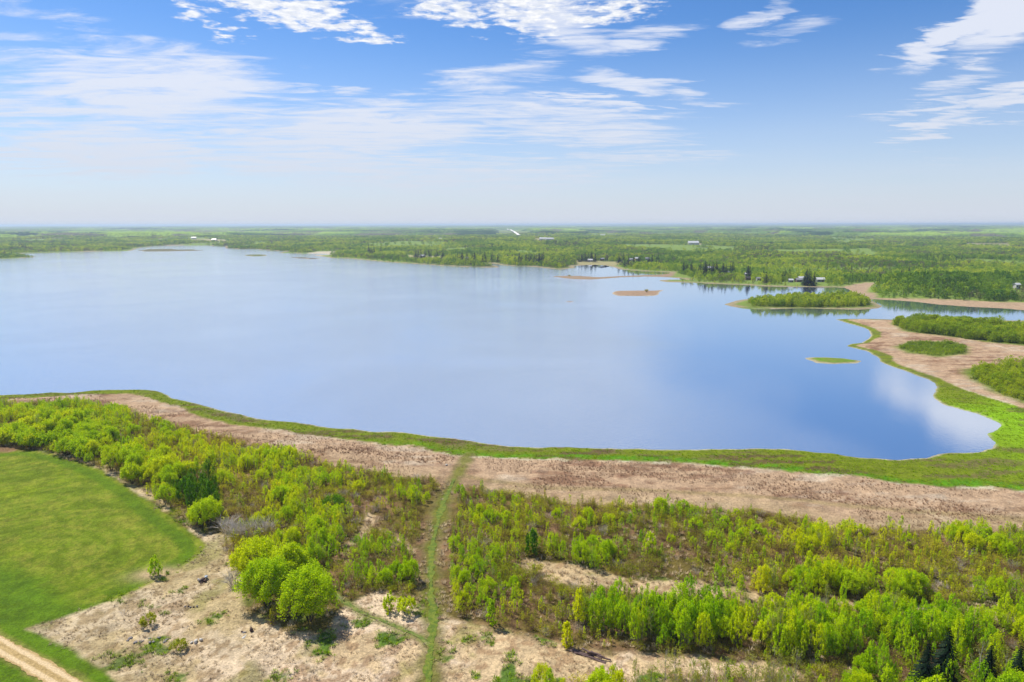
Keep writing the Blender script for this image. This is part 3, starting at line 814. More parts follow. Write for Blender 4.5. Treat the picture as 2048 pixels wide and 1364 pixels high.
def willow(seed, nl=9000, leaf=0.2, hgt=8.0, rad=0.5, nc=150):
    """broad dome of leaf clumps, several stems from the ground"""
    rs = np.random.default_rng(seed)
    u = rs.random(nc); a = rs.random(nc) * 2 * math.pi
    ph = np.arccos(1 - 1.25 * u)             # from the top down past the equator
    sh = 0.72 + 0.3 * rs.random(nc)
    lump = 1 + 0.12 * np.sin(a * 3 + seed) + 0.08 * np.sin(a * 5 + 2 * seed)
    R_ = rad * hgt * lump
    cz = hgt * 0.46
    cl = np.stack([R_ * np.sin(ph) * np.cos(a) * sh, R_ * np.sin(ph) * np.sin(a) * sh, cz + hgt * 0.5 * np.cos(ph) * sh], -1)
    cl[:, 2] = np.maximum(cl[:, 2], 0.09 * hgt)
    k = rs.integers(0, nc, nl)
    sz = rad * hgt * (0.13 + 0.12 * rs.random(nc))
    off = rs.normal(size=(nl, 3)); off /= np.linalg.norm(off, axis=1)[:, None]; off *= (rs.random(nl) ** 0.4)[:, None]
    off[:, :2] *= (1.2 - 0.6 * (off[:, 2:3] * 0.5 + 0.5))
    P_ = cl[k] + off * sz[k][:, None] * np.array([1.1, 1.1, 1.5]); P_[:, 2] = np.maximum(P_[:, 2], 0.05)
    crown = quads_from(P_, leaf * (0.7 + 0.6 * rs.random(nl)), rs)
    P0 = []; P1 = []; W0 = []; W1 = []
    for s_ in range(6):
        an = s_ * 1.05 + rs.random(); b0 = np.array([0.1 * math.cos(an), 0.1 * math.sin(an), -0.3]) * 1.5
        m_ = np.array([0.2 * hgt * rad * math.cos(an) * 1.6, 0.2 * hgt * rad * math.sin(an) * 1.6, 0.33 * hgt])
        P0.append(b0); P1.append(m_); W0.append(0.014 * hgt); W1.append(0.009 * hgt)
        for i in np.where(np.abs((a - an + math.pi) % (2 * math.pi) - math.pi) < 0.5)[0][:16]:
            P0.append(m_); P1.append(cl[i]); W0.append(0.006 * hgt); W1.append(0.0015 * hgt)
    return sticks(np.array(P0), np.array(P1), np.array(W0), np.array(W1), rs), crown


def bare(seed, hgt=2.0, rad=0.5, n=90, w_=0.011, nleaf=0, leaf=0.1, forks=3):
    """leafless twiggy shrub; a few buds if asked"""
    rs = np.random.default_rng(seed)
    P0 = []; P1 = []; W0 = []; W1 = []; tips = []
    for i in range(n // (forks + 1)):
        a = rs.random() * 2 * math.pi; q_ = rs.random() ** 0.6
        b0 = np.array([math.cos(a), math.sin(a), 0]) * q_ * 0.18 * hgt; b0[2] = -0.1
        hh = hgt * (0.6 + 0.4 * rs.random()) * (1 - 0.25 * q_)
        m_ = b0 + np.array([math.cos(a) * q_ * rad * hgt * 0.4, math.sin(a) * q_ * rad * hgt * 0.4, hh * 0.55])
        P0.append(b0); P1.append(m_); W0.append(w_); W1.append(w_ * 0.7)
        for f in range(forks):
            e_ = m_ + np.array([rs.normal() * 0.16 * hgt + math.cos(a) * q_ * rad * hgt * 0.45, rs.normal() * 0.16 * hgt + math.sin(a) * q_ * rad * hgt * 0.45, hh * (0.3 + 0.2 * rs.random())])
            P0.append(m_); P1.append(e_); W0.append(w_ * 0.7); W1.append(w_ * 0.35); tips.append(e_); tips.append(m_ * 0.4 + e_ * 0.6)
    st = sticks(np.array(P0), np.array(P1), np.array(W0), np.array(W1), rs)
    if nleaf:
        tp = np.array(tips); k = rs.integers(0, len(tp), nleaf)
        lf = quads_from(tp[k] + rs.normal(size=(nleaf, 3)) * 0.09 * hgt, leaf * (0.6 + 0.8 * rs.random(nleaf)), rs)
        return st, lf
    return st, None


def spruce(seed, hgt=12.0, rad=0.17, layers=15, per=9, fine=True):
    rs = np.random.default_rng(seed)
    V = []; Fs = []; o = 0
    for L in range(layers):
        t_ = (L + 0.5) / layers
        z = hgt * (0.07 + 0.9 * t_); r_ = rad * hgt * (1 - t_) ** 0.85 + 0.02 * hgt
        m_ = max(5, int(per * (1.15 - t_ * 0.6)))
        for k in range(m_):
            a = 2 * math.pi * (k + rs.random() * 0.7) / m_
            rl = r_ * (0.75 + 0.4 * rs.random()); dr = 0.28 * rl + 0.03 * hgt * rs.random()
            ca, sa = math.cos(a), math.sin(a)
            segs = 5 if fine else 2
            for s_ in range(segs):
                f0, f1 = s_ / segs, (s_ + 1.25) / segs
                wd = rl * (0.34 if fine else 0.5) * (1 - 0.55 * f0) * (0.8 + 0.4 * rs.random())
                pa = np.array([ca * rl * f0, sa * rl * f0, z - dr * f0]); pb = np.array([ca * rl * f1, sa * rl * f1, z - dr * f1 + 0.05 * rl])
                sv = np.array([-sa, ca, -0.35 * rs.random() + 0.1]) * wd * 0.5
                V += [pa - sv * 0.8, pa + sv * 0.8, pb + sv * 0.55 - np.array([0, 0, 0.06 * hgt * 0.3]), pb - sv * 0.55]
                Fs.append([o, o + 1, o + 2, o + 3]); o += 4
    V += [np.array([0.015 * hgt, 0, hgt * 0.94]), np.array([0, 0.015 * hgt, hgt * 0.94]), np.array([0, 0, hgt * 1.02]), np.array([-0.015 * hgt, 0, hgt * 0.94])]
    Fs.append([o, o + 1, o + 2, o + 3])
    tr = sticks(np.array([[0, 0, -0.3]]), np.array([[0, 0, hgt * 0.95]]), [0.014 * hgt], [0.003 * hgt], rs)
    return tr, (np.array(V), np.array(Fs))


def tuft(seed, n=14, hgt=0.4, rad=0.3, w_=0.03):
    rs = np.random.default_rng(seed)
    a = rs.random(n) * 2 * math.pi; q_ = rs.random(n)
    b0 = np.stack([np.cos(a) * q_ * rad * 0.5, np.sin(a) * q_ * rad * 0.5, np.full(n, -0.05)], -1)
    tp = np.stack([np.cos(a) * (q_ * rad + 0.15), np.sin(a) * (q_ * rad + 0.15), hgt * (0.5 + 0.5 * rs.random(n))], -1)
    s_ = np.stack([-np.sin(a), np.cos(a), np.zeros(n)], -1) * w_
    V = np.stack([b0 - s_, b0 + s_, tp + s_ * 0.3, tp - s_ * 0.3], 1).reshape(-1, 3)
    return V, np.arange(4 * n).reshape(-1, 4)


HID = bpy.data.collections.new('plant_shapes')      # not linked to the scene: only sources for the scatters


def proto_coll(name, meshes):
    cl = bpy.data.collections.new(name)
    for i, me in enumerate(meshes):
        o = bpy.data.objects.new('%s_%02d' % (name, i), me); cl.objects.link(o)
    return cl


def scatter(name, P3, sc, rz, idx, coll, label, cat):
    """very many plants as one object: points carrying instances"""
    n = len(P3)
    me = bpy.data.meshes.new(name); me.vertices.add(n); me.vertices.foreach_set('co', np.ascontiguousarray(P3, np.float32).ravel())
    sc = np.asarray(sc, np.float32)
    if sc.ndim == 1:
        sc = np.stack([sc, sc, sc], -1)
    a = me.attributes.new('siz', 'FLOAT_VECTOR', 'POINT'); a.data.foreach_set('vector', np.ascontiguousarray(sc, np.float32).ravel())
    rv = np.stack([np.zeros(n), np.zeros(n), rz], -1)
    a = me.attributes.new('rot', 'FLOAT_VECTOR', 'POINT'); a.data.foreach_set('vector', np.ascontiguousarray(rv, np.float32).ravel())
    a = me.attributes.new('pick', 'INT', 'POINT'); a.data.foreach_set('value', np.ascontiguousarray(idx, np.int32))
    o = put(name, me)
    ng = bpy.data.node_groups.new(name, 'GeometryNodeTree')
    ng.interface.new_socket('Geometry', in_out='INPUT', socket_type='NodeSocketGeometry')
    ng.interface.new_socket('Geometry', in_out='OUTPUT', socket_type='NodeSocketGeometry')
    gi = ng.nodes.new('NodeGroupInput'); go = ng.nodes.new('NodeGroupOutput')
    ip = ng.nodes.new('GeometryNodeInstanceOnPoints'); ci = ng.nodes.new('GeometryNodeCollectionInfo')
    ci.inputs['Collection'].default_value = coll
    ci.inputs['Separate Children'].default_value = True; ci.inputs['Reset Children'].default_value = True
    ip.inputs['Pick Instance'].default_value = True

    def na(nm, ty):
        nd = ng.nodes.new('GeometryNodeInputNamedAttribute'); nd.data_type = ty; nd.inputs['Name'].default_value = nm
        return nd.outputs['Attribute']
    L = ng.links.new
    L(gi.outputs[0], ip.inputs['Points']); L(ci.outputs[0], ip.inputs['Instance'])
    L(na('pick', 'INT'), ip.inputs['Instance Index']); L(na('siz', 'FLOAT_VECTOR'), ip.inputs['Scale'])
    er = ng.nodes.new('FunctionNodeEulerToRotation'); L(na('rot', 'FLOAT_VECTOR'), er.inputs[0]); L(er.outputs[0], ip.inputs['Rotation'])
    L(ip.outputs[0], go.inputs[0])
    md = o.modifiers.new('scatter', 'NODES'); md.node_group = ng
    tag(o, label, cat, kind='stuff')
    return o


def whole(name, parts, mats):
    V, Fq, mi = join_vf([p_ for p_ in parts if p_ is not None])
    return mesh_from(name, V, Fq, mats[:len([1 for p_ in parts if p_ is not None])], mat_idx=mi)


def pair(nm, tc, mt, mc):
    return (mesh_from(nm + '_trunk', tc[0][0], tc[0][1], mt), mesh_from(nm + '_crown', tc[1][0], tc[1][1], mc))


A_H = 6.0
ASP = [pair('aspen', aspen(100 + i, 2600, 0.15, 0.19 + 0.035 * (i % 3), 0.10 + 0.08 * (i % 2), 6.0, i % 3 == 0), M['bark'], M['leaf']) for i in range(6)]
WIL = [pair('willow', willow(200 + i, 5200, 0.19, 6.0, 0.40 + 0.04 * i, 90), M['bark_dark'], M['leaf_willow']) for i in range(4)]
DRK = [pair('dark_poplar', aspen(260 + i, 3600, 0.18, 0.3, 0.1), M['bark'], M['leaf_dark']) for i in range(3)]
PAL = [pair('pale_aspen', aspen(300 + i, 1300, 0.12, 0.22, 0.12), M['bark_pale'], M['leaf_pale']) for i in range(4)]
ASP_S = [whole('aspen_sapling', aspen(400 + i, 1100, 0.17, 0.17 + 0.03 * (i % 3), 0.12, 6.0, i % 2 == 0), [M['bark'], M['leaf']]) for i in range(6)]
WIL_S = [whole('willow_bush', willow(420 + i, 1500, 0.2, 4.0, 0.46, 50), [M['bark_dark'], M['leaf_willow']]) for i in range(3)]
PAL_S = [whole('pale_sapling', aspen(440 + i, 420, 0.13, 0.2, 0.15), [M['bark_pale'], M['leaf_pale']]) for i in range(3)]
BRN = [whole('brown_shrub', bare(460 + i, 2.0, 0.5, 150, 0.013, 60 + 60 * (i % 3), 0.1), [M['twig_brown'], M['leaf_scrub']]) for i in range(6)]
GRY = [whole('grey_shrub', bare(480 + i, 2.0, 0.5, 150, 0.013), [M['twig_grey']]) for i in range(3)]
SCB = [whole('scrub_bush', bare(490 + i, 2.2, 0.6, 80, 0.014, 420, 0.13), [M['twig_brown'], M['leaf_scrub']]) for i in range(4)]

# ------------------------------------------------------------------ foreground planting
def zat(P2):
    return height(P2)


sp = 1.25
gx, gy = np.meshgrid(np.arange(-260, 260, sp), np.arange(72, 262, sp))
G = np.stack([gx.ravel(), gy.ravel()], -1) + (rng.random((gx.size, 2)) - 0.5) * sp * 0.95
G = G[(np.abs(G[:, 0]) < G[:, 1] * 0.92 + 12)]
warp = np.stack([(fbm(G[:, 0], G[:, 1], 9, 3, 300) - 0.5) * 9, (fbm(G[:, 0], G[:, 1], 9, 3, 310) - 0.5) * 9], -1)
G = G[sd(G + warp * 0.35, SCRUB) > 0]
warp = np.stack([(fbm(G[:, 0], G[:, 1], 9, 3, 300) - 0.5) * 9, (fbm(G[:, 0], G[:, 1], 9, 3, 310) - 0.5) * 9], -1)
keep = (-sd(G, TRAIL, False) > 2.1 + fbm(G[:, 0], G[:, 1], 6, 2, 5) * 1.6) & (sd(G, FIELD) < -0.5)
for q_ in CLEAR:
    keep &= ~((sd(G + warp * 0.2, q_, far=10) > 0) & (rng.random(len(G)) < 0.93))
hero_xy = np.array([at(u, v) for u, v, _, _ in HERO])
for hx, hy in hero_xy:
    keep &= np.hypot(G[:, 0] - hx, G[:, 1] - hy) > 4.0
G = G[keep]
warp = np.stack([(fbm(G[:, 0], G[:, 1], 9, 3, 300) - 0.5) * 9, (fbm(G[:, 0], G[:, 1], 9, 3, 310) - 0.5) * 9], -1)
gz = zat(G)
stand = np.full(len(G), -1); gs = np.full(len(G), 0.06)
for k, (pg, gg, hr, kd, wd) in enumerate(STANDS):
    s_ = sd(G + warp * 0.5, pg, far=6)
    m_ = s_ > 0
    stand[m_] = k; gs[m_] = gg * (0.55 + 0.45 * ss(s_[m_], 0, 3))
cl_n = fbm(G[:, 0], G[:, 1], 7, 3, 320)
prob = gs * (0.25 + 1.5 * ss(cl_n, 0.38, 0.62))
tree_spacing = np.where(stand >= 0, [0.62 if s_ < 0 else {'willow': 0.42, 'aspen': 0.80, 'pale': 0.75}[STANDS[s_][3]] for s_ in stand], 0.4)
u_ = rng.random(len(G))
is_tree = u_ < prob * tree_spacing
TX = G[is_tree]; TS = stand[is_tree]; TZ = gz[is_tree]
TH = np.array([(rng.uniform(*STANDS[s_][2]) if s_ >= 0 else rng.uniform(1.6, 3.0)) for s_ in TS]) * rng.uniform(0.72, 1.12, len(TX)) * (0.55 + 0.46 * fbm(TX[:, 0], TX[:, 1], 12, 2, 330))
slant = np.sqrt(TX[:, 0] ** 2 + TX[:, 1] ** 2 + CAM_H ** 2)
size_px = TH / slant
kinds = np.array([STANDS[s_][3] if s_ >= 0 else 'aspen' for s_ in TS])
dk = [poly([(340, 985), (400, 960), (470, 990), (455, 1030), (370, 1025)])]
sdk = sd(TX, dk[0])
kinds = np.where((kinds == 'willow') & (TS == 0) & (rng.random(len(TX)) < 0.35), 'aspen', kinds)
kinds = np.where((kinds == 'willow') & (TS == 14) & (rng.random(len(TX)) < 0.72), 'aspen', kinds)
kinds = np.where((kinds == 'aspen') & (rng.random(len(TX)) < 0.10), 'pale', kinds)
kinds = np.where((kinds == 'aspen') & (rng.random(len(TX)) < 0.16) & (TH < 4.6), 'willow', kinds)
kinds = np.where(sdk > 0, 'dark', kinds)


def in_frame(P3, top=0.0):
    v = P3 - np.array([0, 0, CAM_H]); cm = v @ RM
    uu = 1024 + F * cm[:, 0] / -cm[:, 2]; vv = 682 - F * cm[:, 1] / -cm[:, 2]
    return uu, vv


HEADC = {}


def size_word(h):
    return 'tall' if h > 6.2 else ('medium' if h > 4.2 else 'small')


def plant_tree(kind_name, protos, bare_h, x, y, z, h, lab_, cat, group):
    tm, cm = protos[rng.integers(len(protos))]
    s_ = h / bare_h
    e = bpy.data.objects.new(kind_name, None); COL.objects.link(e)
    e.empty_display_size = 0.5
    e.location = (x, y, z); e.rotation_euler = (0, 0, rng.random() * 6.28)
    wv = s_ * rng.uniform(0.62, 0.95) * (1.12 if kind_name == 'willow_tree' else 1.0)
    e.scale = (wv, wv, s_)
    tag(e, lab_, cat, group)
    put('trunk', tm, e); put('crown', cm, e)
    return e


tx3 = np.column_stack([TX, TZ])
uu, vv = in_frame(tx3)
inview = (uu > -25) & (uu < 2073) & (vv < 1364 + TH * 12)
rest_sel = {}
for kd, nmx, protos, ph, cat, adj in (('aspen', 290, ASP, A_H, 'aspen', 'lime green aspen'), ('willow', 150, WIL, 6.0, 'willow', 'yellow green willow'),
                                      ('pale', 60, PAL, A_H, 'aspen', 'thin pale aspen'), ('dark', 30, DRK, A_H, 'poplar', 'deep green leafy poplar')):
    ids = np.where(kinds == kd)[0]
    sc_ = np.where(inview[ids], size_px[ids], 0)
    order = ids[np.argsort(-sc_)]
    chosen = [i for i in order[:nmx] if inview[i]]
    rest_sel[kd] = np.setdiff1d(ids, chosen)
    for i in chosen:
        where = STANDS[TS[i]][4] if TS[i] >= 0 else 'in the brown scrub'
        lab_ = '%s %s %s' % (size_word(TH[i]), adj, where)
        nm = {'aspen': 'aspen_tree', 'willow': 'willow_tree', 'pale': 'aspen_tree', 'dark': 'poplar_tree'}[kd]
        plant_tree(nm, protos, ph, TX[i, 0], TX[i, 1], TZ[i], TH[i], lab_, cat, '%ss %s' % (adj, where))

# the rest of the young trees
ra = np.concatenate([rest_sel['aspen'], rest_sel['dark']]); rw = rest_sel['willow']; rp_ = rest_sel['pale']
for ids, protos, ph, nm, lab_, cat in ((ra, ASP_S, 6.0, 'aspen_thicket', 'many smaller lime green aspen saplings filling the foreground scrub', 'aspen saplings'),
                                       (rw, WIL_S, 4.0, 'willow_thicket', 'many smaller yellow green willow bushes between the aspens', 'willow bushes'),
                                       (rp_, PAL_S, 6.0, 'pale_sapling_thicket', 'scattered thin pale saplings with hardly any leaves', 'saplings')):
    s_ = TH[ids] / ph; wv = s_ * rng.uniform(0.75, 1.15, len(ids))
    scatter(nm, tx3[ids], np.stack([wv, wv, s_], -1), rng.random(len(ids)) * 6.28, rng.integers(0, len(protos), len(ids)), proto_coll(nm + '_shape', protos), lab_, cat)

# slim knee to head high saplings everywhere in the scrub
left = np.where(~is_tree)[0]
sn = fbm(G[left, 0], G[left, 1], 8, 3, 345)
left = left[rng.random(len(left)) < 0.16 + 0.46 * ss(sn, 0.36, 0.6)]
hs2 = rng.uniform(1.3, 3.0, len(left)) * (0.6 + 0.6 * fbm(G[left, 0], G[left, 1], 11, 2, 346))
SLM = [whole('slim_sapling', aspen(520 + i, 300, 0.13, 0.13, 0.08, 3.0), [M['bark'], M['leaf'] if i % 2 else M['leaf_scrub']]) for i in range(6)]
scatter('slim_saplings', np.column_stack([G[left], gz[left]]), np.stack([hs2 / 3.0 * 1.1, hs2 / 3.0 * 1.1, hs2 / 3.0], -1), rng.random(len(left)) * 6.28, rng.integers(0, 6, len(left)), proto_coll('slim_sapling_shape', SLM),
        'countless slim short green and olive saplings standing through the brown scrub', 'saplings')

# low scrub everywhere between them
other = np.where(~is_tree)[0]
u2 = rng.random(len(other))
dn = 0.30 + 0.6 * ss(fbm(G[other, 0], G[other, 1], 10, 3, 350), 0.35, 0.6)
other = other[u2 < np.maximum(dn * 0.85, np.where(stand[other] >= 0, 0.7, 0))]
bn = fbm(G[other, 0], G[other, 1], 15, 3, 360)
kindb = np.where(rng.random(len(other)) < 0.2 + 0.42 * ss(bn, 0.45, 0.62), 1, 0)
kindb = np.where(rng.random(len(other)) < 0.07, 2, kindb)
o3 = np.column_stack([G[other], gz[other]])
sl_o = np.sqrt((o3[:, 0]) ** 2 + o3[:, 1] ** 2 + CAM_H ** 2)
hb = rng.uniform(0.9, 2.3, len(other)) * (0.7 + 0.5 * fbm(G[other, 0], G[other, 1], 9, 2, 370))
uo, vo = in_frame(o3)
ivo = (uo > 0) & (uo < 2048) & (vo < 1364)
ind = []
for kb, protos, ph, nm, cat, adj, cap_ in ((0, BRN, 2.0, 'brown_shrub', 'shrub', 'brown leafless twiggy shrub', 110), (1, SCB, 2.2, 'scrub_bush', 'bush', 'low olive green scrub bush', 110), (2, GRY, 2.0, 'grey_shrub', 'shrub', 'leafless grey shrub', 40)):
    ids = np.where(kindb == kb)[0]
    od = ids[np.argsort(-np.where(ivo[ids], hb[ids] / sl_o[ids], 0))]
    ch = [i for i in od[:cap_] if ivo[i]]
    for i in ch:
        st = stand[other[i]]
        where = STANDS[st][4] if st >= 0 else ('in open scrub at right' if o3[i, 0] > 10 else 'in open scrub at left')
        o = put(nm, protos[rng.integers(len(protos))], None, tuple(o3[i]), rng.random() * 6.28, float(hb[i] / ph))
        tag(o, '%s %s' % (adj, where), cat, '%ss %s' % (adj, where))
    rs_ = np.setdiff1d(ids, ch)
    s_ = hb[rs_] / ph
    scatter(nm.split('_')[0] + '_undergrowth', o3[rs_], s_, rng.random(len(rs_)) * 6.28, rng.integers(0, len(protos), len(rs_)), proto_coll(nm + '_shape', protos),
            {0: 'mass of brown leafless undergrowth between the young trees', 1: 'mass of low olive green undergrowth', 2: 'scattered grey leafless undergrowth'}[kb], 'undergrowth')

# the big willow clump beside the bare ground
for k, (u, v, hh, lab_) in enumerate(HERO):
    x, y = at(u, v)
    tc = willow(600 + k, 15000, 0.21, hh, 0.46, 190)
    tm, cm = pair('willow', tc, M['bark_dark'], M['leaf_willow'])
    e = bpy.data.objects.new('willow_tree', None); COL.objects.link(e)
    e.location = (x, y, float(zat(np.array([[x, y]]))[0]))
    tag(e, lab_, 'willow'); put('trunk', tm, e); put('crown', cm, e)

# single plants that stand out
def single(u, v, me, nm, lab_, cat, s_=1.0):
    x, y = at(u, v)
    o = put(nm, me, None, (x, y, float(zat(np.array([[x, y]]))[0])), rng.random() * 6, s_)
    return tag(o, lab_, cat)


def single_tree(u, v, tc, mt, mc, nm, lab_, cat):
    x, y = at(u, v)
    e = bpy.data.objects.new(nm, None); COL.objects.link(e)
    e.location = (x, y, float(zat(np.array([[x, y]]))[0]))
    tm, cm = pair(nm, tc, mt, mc)
    tag(e, lab_, cat); put('trunk', tm, e); put('crown', cm, e)
    return e


single_tree(312, 1152, aspen(700, 2600, 0.16, 0.26, 0.1, 3.8), M['bark_dark'], M['leaf'], 'aspen_tree', 'lone bright sapling in the corner of the green field', 'aspen')
single_tree(297, 1250, willow(701, 2200, 0.12, 2.0, 0.6, 50), M['bark_dark'], M['leaf_scrub'], 'willow_bush', 'round yellow topped bush alone on the bare ground', 'bush')
single_tree(360, 1300, willow(702, 1800, 0.12, 1.5, 0.8, 50), M['bark_dark'], M['leaf_scrub'], 'willow_bush', 'low spreading bush left of the white rubble', 'bush')
single_tree(778, 1222, aspen(703, 2200, 0.16, 0.36, 0.05, 3.0), M['bark_dark'], M['leaf'], 'aspen_tree', 'left of two green saplings on the bare ground near the trail', 'aspen')
single_tree(812, 1228, willow(704, 2600, 0.16, 2.8, 0.5, 60), M['bark_dark'], M['leaf_willow'], 'willow_bush', 'round bush on the bare ground just left of the trail', 'bush')
single_tree(983, 1250, aspen(705, 2200, 0.16, 0.2, 0.05, 4.4), M['bark_dark'], M['leaf'], 'aspen_tree', 'lone upright sapling at the lower edge of the scrub', 'aspen')
single_tree(1133, 1290, aspen(706, 2200, 0.16, 0.24, 0.05, 3.8), M['bark_dark'], M['leaf'], 'aspen_tree', 'small sapling above the log pile', 'aspen')
single_tree(1300, 1112, aspen(708, 2200, 0.16, 0.24, 0.05, 4.8), M['bark_dark'], M['leaf'], 'aspen_tree', 'bright sapling behind the brown strip', 'aspen')
single_tree(1064, 1106, aspen(709, 3000, 0.17, 0.3, 0.05, 4.8), M['bark_dark'], M['leaf_dark'], 'poplar_tree', 'dense dark green poplar above the brown strip', 'poplar')
single_tree(668, 1022, willow(710, 4200, 0.17, 3.6, 0.75, 90), M['bark_dark'], M['leaf_dark'], 'willow_bush', 'wide dark green bush behind the big willow clump', 'bush')
for k, (u, v, h_, lb) in enumerate([(478, 1078, 5.2, 'tallest bare grey willow at the corner of the field'), (505, 1074, 4.8, 'bare grey willow right of the tallest grey one'), (455, 1066, 4.2, 'bare grey willow nearest the field corner'),
                                    (535, 1070, 4.0, 'bare grey willow farthest right of the grey clump'), (470, 1172, 3.4, 'bare dark grey bush left of the big willow clump')]):
    st, _ = bare(720 + k, h_, 0.5, 170, 0.036, forks=5)
    single(u, v, whole('grey_willow', (st,), [M['twig_grey']]), 'bare_willow', lb, 'shrub')
for k, (u, v, lb) in enumerate([(248, 1232, 'lone leafless stems above the bare ground near the field'), (268, 1302, 'rusty dead brush at the edge of the roadside grass'), (283, 1288, 'smaller rusty dead brush behind the first')]):
    st, _ = bare(740 + k, 1.2, 0.6, 70, 0.014)
    single(u, v, whole('dead_brush', (st,), [M['rust'] if k else M['twig_grey']]), 'dead_shrub', lb, 'shrub')
for k, (u, v, h_, lb) in enumerate([(1886, 1392, 8.6, 'tall dark spruce at the bottom right'), (1846, 1412, 8.0, 'dark spruce left of the tallest one at the bottom right'), (2030, 1400, 7.0, 'dark spruce at the right edge of the photo'), (1975, 1372, 5.5, 'dark spruce half hidden by aspens at the bottom right')]):
    single_tree(u, v, spruce(760 + k, h_ * 1.1, 0.27, 24, 14), M['bark_dark'], M['needle'], 'spruce_tree', lb, 'spruce')
single_tree(1955, 1370, aspen(780, 500, 0.12, 0.28, 0.2, 6.6), M['bark_pale'], M['leaf_pale'], 'birch_tree', 'pale bare branched birch among the spruces', 'birch')
for k, (u, v, h_) in enumerate([(1545, 1366, 5.4), (1590, 1362, 4.8), (1500, 1380, 5.0), (1450, 1374, 4.6), (1400, 1378, 4.8), (1350, 1352, 4.4), (1330, 1368, 5.2)]):
    single_tree(u, v, aspen(790 + k, 650, 0.12, 0.26, 0.1, h_), M['bark_pale'], M['leaf_pale'], 'aspen_tree',
                ['tallest pale aspen below the dark gap in the row', 'pale aspen right of the tallest pale one', 'pale aspen in the middle of the bottom edge group', 'fourth pale aspen from the right at the bottom', 'pale aspen near the bare patch', 'short pale aspen right of the log pile', 'pale slender aspen nearest the log pile'][k], 'aspen')

# dry and green tufts that give the ground its nap
TUF = {'straw': [mesh_from('straw_tuft', *tuft(800 + i, 16, 0.30, 0.34, 0.03), M['straw']) for i in range(4)],
       'brush': [mesh_from('brush_tuft', *tuft(830 + i, 22, 0.5, 0.42, 0.03), M['brush']) for i in range(4)],
       'rust': [mesh_from('reed_tuft', *tuft(810 + i, 18, 0.75, 0.35, 0.022), M['rust']) for i in range(4)],
       'grass': [mesh_from('grass_tuft', *tuft(820 + i, 16, 0.26, 0.32, 0.03), M['grass']) for i in range(4)]}


def rnd_pts(pg, dens, seed, warp_=3.0, ymax=300):
    rs = np.random.default_rng(seed)
    lo = pg.min(0); hi = pg.max(0)
    lo = np.maximum(lo, [-280, 60]); hi = np.minimum(hi, [280, ymax])
    n = int((hi[0] - lo[0]) * (hi[1] - lo[1]) * dens)
    q_ = lo + rs.random((n, 2)) * (hi - lo)
    q_ = q_[np.abs(q_[:, 0]) < q_[:, 1] * 0.85 + 8]
    wv = np.stack([fbm(q_[:, 0], q_[:, 1], 5, 2, seed) - 0.5, fbm(q_[:, 0], q_[:, 1], 5, 2, seed + 1) - 0.5], -1) * warp_
    return q_[sd(q_ + wv, pg) > 0]


def tufts(name, P2, kind, smin, smax, lab_, cat):
    ok = (-sd(P2, TRAIL, False) > 0.6) & (-sd(P2, ROAD, False) > 1.5) & (land(P2) > 0.5)
    P2 = P2[ok]; z = zat(P2); n = len(P2)
    scatter(name, np.column_stack([P2, z]), rng.uniform(smin, smax, n), rng.random(n) * 6.28, rng.integers(0, 4, n), proto_coll(name + '_shape', TUF[kind]), lab_, cat)


q_ = rnd_pts(BARE, 2.2, 901, ymax=140)
nz = fbm(q_[:, 0], q_[:, 1], 4, 3, 905)
tufts('dry_grass', q_[nz > 0.47], 'straw', 0.35, 0.95, 'matted pale dry grass on the bare ground', 'dry grass')
nz = fbm(q_[:, 0], q_[:, 1], 4.5, 4, 131)
tufts('weeds', q_[nz > 0.62], 'grass', 0.7, 1.5, 'green weeds in patches on the bare ground', 'weeds')
q_ = rnd_pts(BED, 1.6, 903)
q_ = q_[sd(q_, GREEN_STRIP) < -1.0]
nz = fbm(q_[:, 0] * 0.45, q_[:, 1], 7, 4, 907)
tufts('dead_reeds', q_[(nz > 0.50)], 'rust', 0.3, 0.65, 'rusty brown dead reeds on the dried lake bed', 'reeds')
nz2 = fbm(q_[:, 0] * 0.4, q_[:, 1], 9, 4, 917)
q2 = rnd_pts(BED, 3.0, 913)
DRIFT = [poly(t_) for t_ in ([(1010, 938), (1080, 934), (1180, 938), (1290, 946), (1350, 958), (1280, 968), (1130, 964), (1040, 956)], [(1560, 985), (1700, 982), (1900, 1000), (2100, 1012), (2300, 1030), (2300, 1052), (2048, 1034), (1850, 1016), (1700, 1004), (1600, 998)],
         [(380, 852), (520, 885), (640, 905), (640, 915), (520, 898), (400, 868)], [(640, 890), (820, 905), (900, 915), (880, 925), (700, 905)])]
dd = np.maximum.reduce([sd(q2, t_, far=8) for t_ in DRIFT])
nz2 = fbm(q2[:, 0] * 0.4, q2[:, 1], 6, 4, 917)
b3 = q2[(dd + (nz2 - 0.5) * 10 > 0) & (nz2 > 0.44) & (rng.random(len(q2)) < 0.5) | ((nz2 > 0.68) & (rng.random(len(q2)) < 0.2))]
b3 = b3[sd(b3, GREEN_STRIP) < -0.5]
zb = zat(b3)
scatter('low_brush', np.column_stack([b3, zb]), rng.uniform(0.4, 0.9, len(b3)), rng.random(len(b3)) * 6.28, rng.integers(0, 4, len(b3)), proto_coll('low_brush_shape', TUF['brush']), 'low dark red brush in drifts on the dried lake bed', 'brush')
q_ = rnd_pts(GREEN_STRIP, 0.9, 906, 2.0, 280)
q_ = q_[land(q_) > 1.0]
tufts('shore_grass', q_, 'grass', 0.5, 1.25, 'new green sedge on the lake shore', 'sedge')
q_ = rnd_pts(SCRUB, 1.1, 904)
tufts('undergrowth_grass', q_[fbm(q_[:, 0], q_[:, 1], 6, 3, 909) > 0.45], 'straw', 0.8, 1.8, 'pale grass between the shrubs', 'grass')

